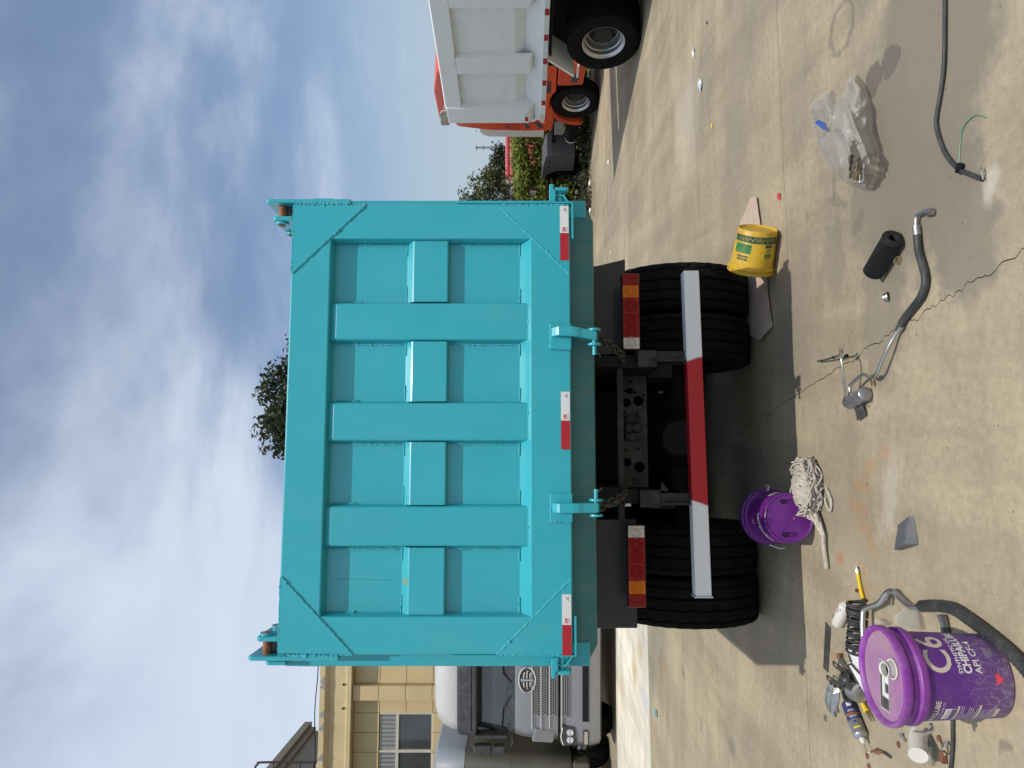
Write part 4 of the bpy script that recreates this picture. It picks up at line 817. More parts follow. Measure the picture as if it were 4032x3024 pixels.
go = raw(gr, 'ground_cover', M_LF1, None); go['kind'] = 'stuff'; go['label'] = 'low weeds growing along the edge of the yard'; go['category'] = 'weeds'
# ================================================================ THINGS ON THE YARD
K1 = lambda x, y: (3000 + .4822 * x, 200 + .4822 * y)
K2 = lambda x, y: (2800 + .422 * x, 800 + .422 * y)
K5 = lambda x, y: (3100 + .4968 * x, 2200 + .4968 * y)
K6 = lambda x, y: (3150 + .229 * x, 2220 + .229 * y)
K7 = lambda x, y: (3180 + .2412 * x, 2500 + .2412 * y)
K8 = lambda x, y: (3300 + .2857 * x, 2550 + .2857 * y)
KD = lambda x, y: (3150 + .241 * x, 1350 + .241 * y)
M_PUR = mat('purple label', (.10, .02, .20), .5, var=.12, scale=12, bump=.12, bscale=45, dust=.22, dcol=(.24, .19, .22), dscale=7)
def crackle(m):
    t = m.node_tree; N = t.nodes; K = t.links.new; p = N['Principled BSDF']; c = N.new('ShaderNodeTexCoord'); sp = N.new('ShaderNodeSeparateXYZ'); K(c.outputs['Object'], sp.inputs[0])
    mp_ = N.new('ShaderNodeMapping'); mp_.inputs['Scale'].default_value = (1, 1, .55); K(c.outputs['Object'], mp_.inputs[0]); nz = N.new('ShaderNodeTexNoise'); nz.inputs['Scale'].default_value = 30; K(mp_.outputs[0], nz.inputs['Vector'])
    ad = N.new('ShaderNodeMix'); ad.data_type = 'RGBA'; ad.inputs['Factor'].default_value = .04; K(mp_.outputs[0], ad.inputs[6]); K(nz.outputs['Color'], ad.inputs[7])
    v = N.new('ShaderNodeTexVoronoi'); v.feature = 'DISTANCE_TO_EDGE'; v.inputs['Scale'].default_value = 42; K(ad.outputs[2], v.inputs['Vector'])
    e = N.new('ShaderNodeMapRange'); e.inputs['From Max'].default_value = .09; e.inputs['To Min'].default_value = 1; e.inputs['To Max'].default_value = 0; K(v.outputs['Distance'], e.inputs['Value'])
    h = N.new('ShaderNodeMapRange'); h.interpolation_type = 'SMOOTHSTEP'; h.inputs['From Min'].default_value = .05; h.inputs['From Max'].default_value = .22; h.inputs['To Min'].default_value = .5; h.inputs['To Max'].default_value = 0; K(sp.outputs[2], h.inputs['Value'])
    mu = N.new('ShaderNodeMath'); mu.operation = 'MULTIPLY'; K(e.outputs[0], mu.inputs[0]); K(h.outputs[0], mu.inputs[1])
    d2 = N.new('ShaderNodeMapRange'); d2.inputs['From Min'].default_value = .02; d2.inputs['From Max'].default_value = .16; d2.inputs['To Min'].default_value = .42; d2.inputs['To Max'].default_value = 0; K(sp.outputs[2], d2.inputs['Value'])
    old = p.inputs['Base Color'].links[0].from_socket
    x0 = N.new('ShaderNodeMix'); x0.data_type = 'RGBA'; K(d2.outputs[0], x0.inputs['Factor']); K(old, x0.inputs[6]); x0.inputs[7].default_value = (.19, .14, .16, 1)
    x = N.new('ShaderNodeMix'); x.data_type = 'RGBA'; K(mu.outputs[0], x.inputs['Factor']); K(x0.outputs[2], x.inputs[6]); x.inputs[7].default_value = (.33, .26, .36, 1); K(x.outputs[2], p.inputs['Base Color'])
    b = N.new('ShaderNodeBump'); b.inputs['Strength'].default_value = .5; b.inputs['Distance'].default_value = .003; K(mu.outputs[0], b.inputs['Height']); K(b.outputs[0], p.inputs['Normal'])
crackle(M_PUR)
M_PURL = mat('purple lid plastic', (.21, .035, .285), .45, var=.15, scale=10, dust=.6, dcol=(.34, .24, .31), dscale=5)
M_LIDT = mat('dusty lid top', (.30, .14, .28), .7, var=.15, scale=8, dust=1, dcol=(.34, .27, .22), dscale=3)
M_PURD = mat('deep purple plastic', (.12, .012, .19), .38, var=.08, scale=6, coat=.15, dust=.1, dcol=(.3, .2, .3))
M_CREAM = mat('cream print', (.50, .44, .37), .6, var=.1, scale=40); M_WPRT = mat('white print', (.66, .62, .60), .55, var=.08, scale=50)
M_NAVY = mat('navy print', (.03, .035, .12), .5); M_HEART = mat('red heart print', (.62, .06, .09), .5)
M_WPL = mat('white plastic', (.62, .60, .55), .4, var=.1, scale=15, dust=.3)
M_BHOSE = mat('black hose rubber', (.028, .03, .032), .55, var=.25, scale=20, bump=.2, bscale=60, dust=.35, dcol=(.16, .15, .12), dscale=12)
M_ALU = mat('dull aluminium pipe', (.46, .46, .45), .36, .9, var=.12, scale=14, dust=.2)
M_RUSTM = mat('rusty steel', (.17, .07, .04), .8, var=.35, scale=40, bump=.4, bscale=80)
M_GOLD = mat('yellow zinc', (.5, .43, .25), .4, .9, var=.2, scale=30)
M_YPL = mat('bright yellow plastic', (.72, .50, .01), .4, var=.06, scale=20, coat=.2)
M_DST = mat('dark steel plate', (.045, .042, .038), .5, .3, var=.3, scale=12, dust=.3)

def bucket(root, H=.385, r0=.138, r1=.152, mbody=None, seg=56):
    rz = lambda z: r0 + (r1 - r0) * z / H
    b = B(); b.lathe([(r0 - .006, .0), (r0, .006), (r0 + .0005, .012), (rz(.30), .30), (rz(.305), .305)], seg); b.obj('body', mbody, root)
    return rz
def wrap(rz, phi0, z0, off=.0008):
    return lambda x, y: Vector(((rz(z0 + y) + off) * math.cos(phi0 + x / rz(z0 + y)), (rz(z0 + y) + off) * math.sin(phi0 + x / rz(z0 + y)), z0 + y))
def band(rz, phi, z0, w_, h_, off=.0006, n=14):
    b = B(); vs = []; fs = []
    for i in range(n + 1):
        for z in (z0 - h_ / 2, z0 + h_ / 2):
            a = phi + (i / n - .5) * w_ / rz(z0); vs.append(((rz(z) + off) * math.cos(a), (rz(z) + off) * math.sin(a), z))
    for i in range(n): fs.append((2 * i, 2 * i + 2, 2 * i + 3, 2 * i + 1))
    return b.add(vs, fs, True)
# ---- big oil pail in front
bk = thing('oil_pail', 'dusty purple C6 oil pail with open spout standing at lower left', 'pail', (-1.03, 2.56, 0), 0)
rz = bucket(bk, mbody=M_PUR)
b = B(); b.lathe([(rz(.295), .295), (.160, .298), (.163, .304), (.163, .322), (.158, .327), (.153, .329), (.1525, .340), (.156, .342), (.1565, .347), (.153, .350), (.1535, .356), (.166, .358), (.1695, .363), (.1695, .380), (.167, .3865), (.162, .389), (.156, .387), (.151, .380), (.149, .3735)], 72); b.obj('rim', M_PURL, bk)
lt = B(); lt.lathe([(.1495, .372), (.10, .3715), (.04, .3725), (0, .3725)], 56); lt.obj('lid', M_LIDT, bk)
PH = math.atan2(-2.56, 1.03)
sp = Vector((.046, -.062, .3725)) 
s_ = B(); s_.lathe([(.034, 0), (.036, .004), (.034, .008), (.029, .006), (.029, .0), (.0, .0)], 28, Matrix.Translation(sp)); s_.obj('spout_ring', M_WPL, bk)
s_ = B(); s_.lathe([(.025, .002), (.024, .03), (.027, .034), (.025, .036), (.021, .033), (.021, .006), (0, .005)], 28, Matrix.Translation(sp + Vector((.0, .002, 0))) @ Matrix.Rotation(R(10), 4, 'X')); s_.obj('spout', M_WPL, bk)
s_ = B(); s_.lathe([(.0, .0335), (.0205, .0335)], 20, Matrix.Translation(sp + Vector((0, .001, -.018)))); s_.obj('spout_hole', M_BLK, bk)
stk = B().box(-.095, .075, -.028, .034, .3731, .3737, Matrix.Translation((-.025, -.005, 0)) @ Matrix.Rotation(R(4), 4, 'Z')).obj('lid_sticker', mat('silver sticker', (.42, .42, .42), .4), bk)
for (x0, x1, y0, y1, m_) in [(-.09, .07, .02, .031, M_DST), (-.09, -.05, -.025, .018, M_DST), (-.03, .0, -.025, -.004, M_DST), (-.045, .065, .004, .016, M_WPRT), (-.045, -.035, -.025, .002, M_WPRT), (.004, .035, -.025, .0, M_WPRT), (.04, .07, -.025, .002, M_DST)]:
    B().box(x0, x1, y0, y1, .3739, .3742, Matrix.Translation((-.025, -.005, 0)) @ Matrix.Rotation(R(4), 4, 'Z')).obj('sticker_print', m_, stk)
PT = PH + R(27)
def lab(st, size, z, m_, al='LEFT', phi=PT - R(26), bold=.02, sx=1.0): link('lettering', text(st, size, wrap(rz, phi, z), bold, al, 30, 0, sx), m_, bk)
lab('C6', .125, .242, M_CREAM, bold=.012, sx=.98); lab('SYNTHETIC OIL', .0195, .179, M_WPRT, phi=PT - R(25)); lab('CHIPAILUBE', .038, .153, M_WPRT, phi=PT - R(25), bold=.035, sx=.86); lab('API CF-4', .032, .117, M_WPRT, phi=PT - R(25), bold=.012)
PL = PH - R(54)
lab('CHIPAILUBE', .026, .262, M_CREAM, 'CENTER', PL - R(6), .03); lab('SYNTHETIC ENGINE OIL', .012, .242, M_CREAM, 'CENTER', PL - R(6), .0)
for z, hh, w_, m_ in ((.215, .036, .062, M_WPRT), (.189, .007, .085, M_CREAM), (.115, .008, .085, M_CREAM), (.052, .012, .05, M_CREAM)): band(rz, PL - R(4), z, w_, hh).obj('label_block', m_, bk)
band(rz, PL - R(4), .204, .058, .012, .001).obj('label_block', M_NAVY, bk)
rn = random.Random(2)
for i in range(9):
    w_ = rn.uniform(.045, .085); band(rz, PL - R(4) - (.085 - w_) / 2 / .14, .178 - i * .0068, w_, .0014).obj('small_print', M_WPRT, bk)
for i in range(8):
    w_ = rn.uniform(.035, .08); band(rz, PL - R(4) - (.085 - w_) / 2 / .14, .104 - i * .0062, w_, .0013).obj('small_print', M_WPRT, bk)
for i in range(4): band(rz, PT + R(4), .075 - i * .0075, rn.uniform(.03, .05), .0016).obj('small_print', M_CREAM, bk)
for i in range(5): band(rz, PL - R(4), .224 - i * .006, .05, .002, .001).obj('small_print', M_GPRT, bk)
hp = [(.018 * 16 * math.sin(t) ** 3 / 17, .018 * (13 * math.cos(t) - 5 * math.cos(2 * t) - 2 * math.cos(3 * t) - math.cos(4 * t)) / 17) for t in [2 * math.pi * i / 28 for i in range(28)]]
wf = wrap(rz, PT - R(32), .055); hb_ = B(); hb_.add([wf(0, 0)] + [wf(x, y) for x, y in hp], [(0, i + 1, (i + 1) % 28 + 1) for i in range(28)]); hb_.obj('heart_mark', M_HEART, bk)
# bail handle hanging at the left side
aL = PH - R(95); q0 = Vector((math.cos(aL), math.sin(aL), 0)); tg_ = Vector((-q0.y, q0.x, 0))
B().tube(smooth_path([q0 * .168 + Vector((0, 0, .312)) + tg_ * .03, q0 * .178 + Vector((0, 0, .30)), q0 * .19 + Vector((0, 0, .26)) - tg_ * .02, q0 * .185 + Vector((0, 0, .215)) - tg_ * .04, q0 * .165 + Vector((0, 0, .205)) - tg_ * .055]), .0065, 10).obj('bail_handle', M_WPL, bk)
# ---- second pail lying on its side by the wheel
b2 = thing('oil_pail', 'purple oil pail lying on its side with its base to the camera', 'pail', (-.757, 4.09, .146), (R(-90), 0, R(9)))
rz2 = bucket(b2, H=.37, r0=.140, r1=.155, mbody=M_PURD)
b = B(); b.lathe([(rz2(.29), .29), (.162, .292), (.164, .30), (.164, .315), (.158, .318), (.158, .33), (.170, .333), (.172, .345), (.172, .365), (.166, .37), (0, .368)], 64)
for i in range(20): a = 2 * math.pi * i / 20; b.box(-.002, .002, .156, .168, .30, .33, Matrix.Rotation(a, 4, 'Z'))
b.obj('lid', M_PURD, b2)
def slot(cx_, ang):
    pts = [(-.04, -.012), (.04, -.012), (.045, -.005), (.04, .012), (.025, .016), (.012, .012), (0, .016), (-.012, .012), (-.025, .016), (-.04, .012), (-.045, -.005)]
    return [((cx_ + y) * math.cos(ang) - x * math.sin(ang), (cx_ + y) * math.sin(ang) + x * math.cos(ang)) for x, y in pts]
me = plate(circ(0, 0, .134, 64), [slot(.092, R(180)), slot(-.092, R(180))], .004); xf(me, lambda c: Vector((c.x, c.y, c.z + .008))); link('base', me, M_PURD, b2)
B().lathe([(0, .03), (.136, .03)], 48).obj('base_recess', M_PURD, b2)
b = B(); b.lathe([(.032, .0065), (.034, .0035), (.03, .002), (.027, .005), (.0, .006)], 36); b.lathe([(.126, .006), (.135, .0), (.139, .004)], 56); b.cyl((0, 0, .006), (0, 0, .002), .003, n=10); b.obj('base_ring', M_PURD, b2)
def lab2(st, size, z, m_, phi, bold=.02): link('lettering', text(st, size, wrap(rz2, phi, z), bold, 'CENTER', 24), m_, b2)
lab2('CHIPAILUBE', .036, .10, M_WPRT, R(-118), .04); lab2('SYNTHETIC ENGINE OIL', .012, .075, M_GPRT, R(-118))
for dz, c_ in ((.0, M_WPRT), (.012, M_HEART)): band(rz2, R(-100) + dz * 4, .19 + dz, .03, .007).obj('label_block', c_, b2)
for i in range(3): band(rz2, R(-18), .08 + .03 * i, .07, .018).obj('label_block', M_WPRT if i % 2 else M_GPRT, b2)
B().tube(smooth_path([(.166, -.02, .30), (.185, -.03, .27), (.18, -.04, .20), (.155, -.06, .16)]), .004, 8).obj('bail_handle', M_WPL, b2)
B().tube(smooth_path([(-.166, -.02, .30), (-.185, .03, .27), (-.18, .04, .22)]), .004, 8).obj('bail_handle', M_WPL, b2)
# ---- yellow pail on its side
M_YPAIL = mat('yellow pail plastic', (.58, .37, .025), .45, var=.16, scale=9, dust=.8, dcol=(.25, .13, .05), dscale=10)
M_GLAB = mat('green label', (.02, .16, .045), .5, var=.25, scale=20, dust=.35, dcol=(.45, .32, .04), dscale=25); M_DGLAB = mat('dark green label', (.02, .07, .035), .5, var=.25, scale=20, dust=.3, dcol=(.45, .32, .04), dscale=25)
ax_ = Vector((-.242, .11, .012)).normalized(); rotm = ax_.to_track_quat('Z', 'Y').to_euler()
yp = thing('pail', 'scuffed yellow pail with green labels lying on cardboard', 'pail', (1.007, 4.68, .131), tuple(rotm))
ry = lambda z: .125 + .016 * z / .29
b = B(); b.lathe([(.11, .012), (.118, .004), (.1225, 0), (.125, .004), (ry(.24), .24), (.149, .245), (.151, .252), (.145, .258), (.144, .264), (.152, .268), (.153, .278), (.147, .285), (.136, .283), (.119, .03), (0, .03)], 56); b.lathe([(0, .014), (.112, .011)], 40); b.obj('body', M_YPAIL, yp)
# find the angle on the pail that faces the camera
inv = rotm.to_matrix().transposed(); cdir = inv @ (Vector((0, 0, 1.65)) - Vector((.9, 4.7, .13))); PY = math.atan2(cdir.y, cdir.x)
udir = inv @ Vector((0, 0, 1)); up = math.atan2(udir.y, udir.x); sgn = 1 if math.sin(up - PY) > 0 else -1
for da, z, w_, h_, m_ in ((0, .054, .32, .044, M_DGLAB), (34 * sgn, .115, .12, .06, M_GLAB), (30 * sgn, .175, .08, .03, M_DGLAB), (-42 * sgn, .09, .055, .02, M_DGLAB), (-42 * sgn, .15, .05, .028, M_GLAB), (6 * sgn, .072, .28, .004, M_GLAB)):
    lb = band(ry, PY + R(da), z, w_, h_).obj('label_block', m_, yp)
for i in range(16): band(ry, PY + R(-55 + i * 7), .048 + .009 * (i % 2), .009, .006, .0011, 3).obj('small_print', M_YPAIL, yp)
for i in range(7): band(ry, PY + R(30 * sgn) + (i - 3) * .09, .175, .007, .012, .0011, 3).obj('small_print', M_YPAIL, yp)
for i in range(4): band(ry, PY + R(-42 * sgn), .108 + .006 * i, .04, .002, .0008, 3).obj('small_print', M_DGLAB, yp)
# ---- cardboard sheet
M_CARD = mat('cardboard', (.50, .39, .31), .85, var=.12, scale=8, bump=.2, bscale=50, dust=.2, dcol=(.2, .15, .1), stretch=(1, 4, 1))
def sheet(name, pts, m_, label, cat, z=.006, th=.004, curl=.01, seed=0, group=None):
    rnd = random.Random(seed); g = [gp(*p) for p in pts]; cen = sum(g, Vector()) / len(g); b = B(); n = len(g); dense = []
    for i in range(n):
        a, c_ = g[i], g[(i + 1) % n]; k = max(1, int((c_ - a).length / .04))
        for j in range(k): dense.append(a.lerp(c_, j / k))
    n = len(dense); loops = []
    for fct, dz in ((1, 0), (.8, .0), (.5, 0), (.2, 0)):
        loops.append([(cen + (p - cen) * fct + Vector((0, 0, z + curl * (fct ** 3) * (.5 + noise.noise(p * 5 + Vector((seed, 0, 0))))))) for p in dense])
    vs = [p for l in loops for p in l]; fs = []
    for i in range(3):
        for j in range(n): fs.append((i * n + j, i * n + (j + 1) % n, (i + 1) * n + (j + 1) % n, (i + 1) * n + j))
    fs.append(tuple(3 * n + j for j in range(n))); b.add(vs, fs)
    o = b.obj(name, m_); md = o.modifiers.new('solid', 'SOLIDIFY'); md.thickness = th; md.offset = -1
    return tag(o, label, cat, group)
sheet('cardboard_sheet', [K2(*p) for p in [(445, -60), (478, 200), (545, 670), (552, 830), (592, 1150), (480, 1280), (400, 1245), (325, 1110), (335, 760), (285, 200), (395, -50)]], M_CARD, 'torn flat cardboard sheet under the yellow pail', 'cardboard', .012, .004, .01, 3)
# ---- bag of bolts
M_BAG = mat('cloudy plastic film', (.50, .485, .45), .25, var=.08, scale=6, bump=.35, bscale=24, alpha=.5, spec=.8)
OUT = [(545, 300), (430, 390), (370, 450), (395, 560), (415, 660), (440, 770), (500, 890), (560, 990), (640, 1060), (720, 1110), (800, 1140), (870, 1145), (915, 1040), (935, 930), (952, 840), (930, 760), (890, 650), (887, 500), (880, 400), (868, 330), (810, 255), (772, 172), (715, 210), (680, 240), (676, 320), (640, 375), (600, 345)]
SLIT = [(746, 730), (728, 830), (716, 930), (712, 1030), (770, 1062), (815, 1050), (822, 960), (808, 880), (775, 800)]
def inside(p, poly):
    c_ = False; j = len(poly) - 1
    for i in range(len(poly)):
        if (poly[i][1] > p[1]) != (poly[j][1] > p[1]) and p[0] < (poly[j][0] - poly[i][0]) * (p[1] - poly[i][1]) / (poly[j][1] - poly[i][1]) + poly[i][0]: c_ = not c_
        j = i
    return c_
def edist(p, poly):
    best = 1e9
    for i in range(len(poly)):
        a = Vector((*poly[i - 1], 0)); b_ = Vector((*poly[i], 0)); q = Vector((*p, 0)); t = max(0, min(1, (q - a).dot(b_ - a) / (b_ - a).length_squared)); best = min(best, (q - a - (b_ - a) * t).length)
    return best
stp = 13; idx = {}; vs = []; fs = []
for i in range(0, 50):
    for j in range(0, 80):
        p = (360 + i * stp, 165 + j * stp)
        if inside(p, OUT):
            d = edist(p, OUT); ds = edist(p, SLIT) if not inside(p, SLIT) else 0
            hgt = .11 * (1 - math.exp(-d / 95))
            nx = Vector((p[0] * .0075 + p[1] * .002, p[1] * .0042, 0)); rg = 1 - abs(noise.noise(nx)) * 2.2; rg2 = 1 - abs(noise.noise(nx * 2.6 + Vector((9, 2, 0)))) * 2.2
            hgt += min(1, d / 35) * (.034 * rg + .007 * rg2); hgt += .035 * math.exp(-(ds / 30) ** 2) * (d > 20)
            # ridge fold running down the bag
            rd = abs((p[0] - 640) - (p[1] - 330) * .42); hgt += .03 * math.exp(-(rd / 24) ** 2) * min(1, d / 30)
            if inside(p, SLIT): hgt *= .25
            idx[(i, j)] = len(vs); vs.append(gp(*K1(*p), max(.003, hgt)))
for (i, j), k in idx.items():
    q = [(i, j), (i + 1, j), (i + 1, j + 1), (i, j + 1)]
    if all(t in idx for t in q):
        c_ = (360 + (i + .5) * stp, 165 + (j + .5) * stp)
        if not inside(c_, SLIT): fs.append(tuple(idx[t] for t in q))
adj = {}
for f_ in fs:
    for q in f_: adj.setdefault(q, []).append(f_)
seen = set(); best = []
for f_ in fs:
    if f_ in seen: continue
    st_k = [f_]; comp = []; seen.add(f_)
    while st_k:
        g_ = st_k.pop(); comp.append(g_)
        for q in g_:
            for h_ in adj[q]:
                if h_ not in seen: seen.add(h_); st_k.append(h_)
    if len(comp) > len(best): best = comp
fs = best; keep = sorted({q for f_ in fs for q in f_}); rm = {q: i for i, q in enumerate(keep)}; vs = [vs[q] for q in keep]; fs = [tuple(rm[q] for q in f_) for f_ in fs]
bg2 = B().add(vs, fs, True).obj('plastic_bag', M_BAG); tag(bg2, 'crumpled cloudy plastic bag half full of bolts', 'bag')
md = bg2.modifiers.new('sub', 'SUBSURF'); md.levels = 1; md.render_levels = 1
rnd = random.Random(6)
for i in range(11):
    p = (rnd.uniform(722, 806), rnd.uniform(900, 1045)); c_ = gp(*K1(*p), .02 + .004 * i); a = rnd.uniform(0, 6.28); d = Vector((math.cos(a), math.sin(a), rnd.uniform(-.15, .15))); l_ = rnd.uniform(.03, .05)
    t = thing('bolt', 'small loose bolt inside the open plastic bag', 'bolt', c_, 0, 'bolts in the plastic bag'); m_ = rnd.choice([M_STEEL, M_GOLD, M_RUSTM, M_DST])
    B().cyl(-d * l_ / 2, d * l_ / 2, .005, n=10).obj('shank', m_, t); B().cyl(d * l_ / 2, d * (l_ / 2 + .008), .0095, n=6, smooth=False).obj('head', m_, t)
sheet('plastic_scrap', [K1(*p) for p in [(615, 585), (650, 562), (700, 590), (722, 650), (690, 645), (640, 605)]], mat('blue plastic', (.04, .09, .33), .4, var=.15, scale=30), 'small blue plastic piece inside the bag', 'plastic scrap', .112, .001, .01, 5)
# ---- black cable and green wire, right foreground
def run(pts, fn, z): return [gp(*fn(*p[:2]), p[2] if len(p) > 2 else z) for p in pts]
cb_ = thing('cable', 'thick black cable curving across the lower right concrete', 'cable', (0, 0, 0), 0)
B().tube(smooth_path(run([(1495, -460), (1492, 0), (1480, 200), (1450, 400), (1425, 560), (1440, 680), (1500, 840), (1600, 960), (1700, 1010), (1800, 1048)], K1, .009), 5), .009, 10).obj('sheath', M_BHOSE, cb_)
q = B(); p = gp(*K1(1618, 958), .012); q.tube([p + Vector((-.012, .01, 0)), p + Vector((.012, -.01, .004))], .0135, 8); q.obj('tie', M_BLK, cb_); e_ = gp(*K1(1806, 1050), .012); B().tube([e_, e_ + Vector((.03, -.006, .01)), e_ + Vector((.045, .004, .004))], .003, 6).obj('bare_end', M_STEEL, cb_)
tag(B().tube(smooth_path(run([(1612, 945), (1618, 780), (1640, 640), (1700, 555), (1760, 528), (1830, 545)], K1, .003), 5), .0018, 6).obj('wire', mat('green wire', (.02, .22, .14), .4)), 'thin green wire curling beside the black cable', 'wire')
# ---- filter cartridge and nuts
A_ = Vector((.632, 3.135, .047)); Bv = Vector((.51, 3.32, .047)); fd = (Bv - A_).normalized()
fc = thing('filter_cartridge', 'black pleated filter cartridge lying on the concrete', 'filter', A_, tuple(fd.to_track_quat('Z', 'Y').to_euler())); fl_ = (Bv - A_).length
M_FILT = mat('black filter', (.010, .010, .011), .65, var=.2, scale=30)
pts = [((.0455 if i % 2 else .0425) * math.cos(2 * math.pi * i / 104), (.0455 if i % 2 else .0425) * math.sin(2 * math.pi * i / 104)) for i in range(104)]
B().loops([[(x, y, .008) for x, y in pts], [(x, y, fl_ - .004) for x, y in pts]], (False, True)).obj('pleats', M_FILT, fc)
B().lathe([(.018, .03), (.018, .0), (.02, -.003), (.034, -.004), (.036, -.001), (.046, -.001), (.047, .003), (.047, .009), (.043, .011)], 40).obj('end_cap', M_FILT, fc); B().lathe([(0, .029), (.0185, .029)], 24).obj('bore', M_BLK, fc)
NUTS = thing('nut', 'brass coloured hex nut beside the black filter', 'nut', gp(*K2(1745, 535), .009), (R(25), R(10), .3))
def nut(t, r, m_):
    o = [(r * math.cos(R(60 * i)), r * math.sin(R(60 * i))) for i in range(6)]; me = plate(o, [circ(0, 0, r * .55, 18)], r * .9); link('body', me, m_, t)
nut(NUTS, .019, M_GOLD)
n2 = thing('nut', 'silver flanged hex nut alone on the stained concrete', 'nut', gp(*K2(1628, 878), .012), (R(-35), R(25), .8)); nut(n2, .019, M_STEEL); B().lathe([(.011, -.012), (.024, -.012), (.024, -.008), (.017, -.004)], 24).obj('flange', M_STEEL, n2)
# ---- air-conditioning hose, right middle
hs = thing('hose', 'grey and black refrigerant hose with bent metal ends', 'hose', (0, 0, 0), 0)
B().tube(smooth_path(run([(2010, 84, .02), (1960, 92, .02), (1922, 115, .02), (1912, 160, .02), (1914, 215, .02)], K2, .02), 5), .0085, 10).obj('pipe', M_ALU, hs)
a, b_ = run([(2060, 78), (1995, 84)], K2, .02); B().cyl(a, b_, .0145, n=6, smooth=False).obj('hex_fitting', M_STEEL, hs)
a, b_ = run([(1914, 212), (1922, 300)], K2, .02); B().cyl(a, b_, .0155, n=20).obj('ferrule', M_ALU, hs)
B().tube(smooth_path(run([(1922, 296), (1938, 450), (1975, 580), (1998, 680), (1996, 770), (1955, 880), (1880, 980), (1805, 1075), (1772, 1140)], K2, .018), 6), .0165, 14).obj('rubber_hose', M_BHOSE, hs)
a, b_ = run([(1775, 1135), (1745, 1185)], K2, .02); B().cyl(a, b_, .0175, .0145, n=18).obj('ferrule', M_ALU, hs)
B().tube(smooth_path(run([(1750, 1175, .02), (1700, 1260, .03), (1640, 1370, .045), (1590, 1480, .05), (1560, 1560, .05), (1530, 1610, .048)], K2, .03) + run([(1175, 572, .045), (1100, 535, .05), (1030, 515, .055), (930, 590, .06), (830, 680, .065), (812, 730, .066), (818, 800, .066)], KD, .05), 5), .0078, 10).obj('pipe', M_ALU, hs)
a, b_ = run([(1205, 530), (1195, 600)], KD, .042); B().box(-.004, .004, -.016, .016, -.016, .002, Matrix.Translation(a)).obj('clip', M_STEEL, hs); c_ = gp(*KD(1165, 630), .02); B().box(-.02, .012, -.008, .008, -.002, .002, Matrix.Translation(c_) @ Matrix.Rotation(R(30), 4, 'Z')).obj('clip_tab', M_GOLD, hs)
# ---- receiver drier
e0 = gp(*KD(1078, 822), .036); e1 = gp(*KD(790, 985), .040); dd = (e1 - e0).normalized()
rd_ = thing('receiver_drier', 'small aluminium receiver drier canister with pipes and bracket', 'canister', e0, tuple(dd.to_track_quat('Z', 'Y').to_euler())); Ld = (e1 - e0).length
M_DRY = mat('brushed aluminium', (.33, .34, .35), .4, .75, var=.15, scale=12, stretch=(1, 1, 6))
B().lathe([(0, -.002), (.009, -.002), (.009, .0), (.026, .001), (.031, .004), (.0325, .009), (.0325, Ld - .006), (.031, Ld), (.012, Ld + .003), (.012, Ld + .012), (0, Ld + .012)], 36).obj('canister', M_DRY, rd_)
B().lathe([(.031, .003), (.0335, .006), (.0335, .01), (.0325, .012)], 36).lathe([(.0325, Ld - .01), (.034, Ld - .006), (.032, Ld - .001)], 36).obj('rim', M_ALU, rd_)
rp_ = thing('bracket', '', ''); del rp_['label'], rp_['category']; rp_.parent = rd_
inv = rd_.rotation_euler.to_matrix().transposed()
def loc(p): return inv @ (p - e0)
c4 = [loc(gp(*KD(*p), z)) for p, z in (((900, 1105), .012), ((1020, 1005), .018), ((1058, 1170), .022), ((930, 1275), .018))]; nrm = (c4[1] - c4[0]).cross(c4[3] - c4[0]).normalized() * .002
B().add(c4 + [p + nrm for p in c4], [(0, 1, 2, 3), (7, 6, 5, 4), (0, 4, 5, 1), (1, 5, 6, 2), (2, 6, 7, 3), (3, 7, 4, 0)]).obj('plate', M_ALU, rp_)
B().tube([loc(gp(*KD(905, 990), .07)), loc(gp(*KD(945, 990), .07)), loc(gp(*KD(985, 1003), .062))], .003, 6).obj('weld_seam', M_ALU, rp_)
for p in ((825, 835), (750, 905)):
    q = gp(*KD(*p), .066); ppp = loc(q); dn = loc(q + Vector((0, 0, -.012))) - ppp; B().cyl(ppp - dn * .6, ppp + dn * 1.6, .0125, n=6, smooth=False).obj('hex_fitting', M_ALU, rd_)
lp_ = [loc(p) for p in run([(752, 890, .066), (735, 760, .085), (705, 500, .11), (675, 260, .12), (655, 130, .11), (665, 110, .10), (690, 160, .08), (640, 200, .06), (590, 230, .05)], KD, .06)]
B().tube(smooth_path(lp_, 5), .0055, 8).obj('thin_pipe', M_ALU, rd_)
B().cyl(loc(gp(*KD(600, 225), .05)), loc(gp(*KD(545, 240), .045)), .009, n=8).obj('fitting', M_STEEL, rd_); B().tube([loc(gp(*KD(550, 238), .045)), loc(gp(*KD(400, 280), .03)), loc(gp(*KD(290, 302), .02))], [.005, .0045, .0055], 8).obj('hose_end', M_STEEL, rd_)
B().cyl(loc(gp(*KD(735, 225), .07)), loc(gp(*KD(775, 205), .065)), .009, n=10).obj('valve_cap', M_BLK, rd_)
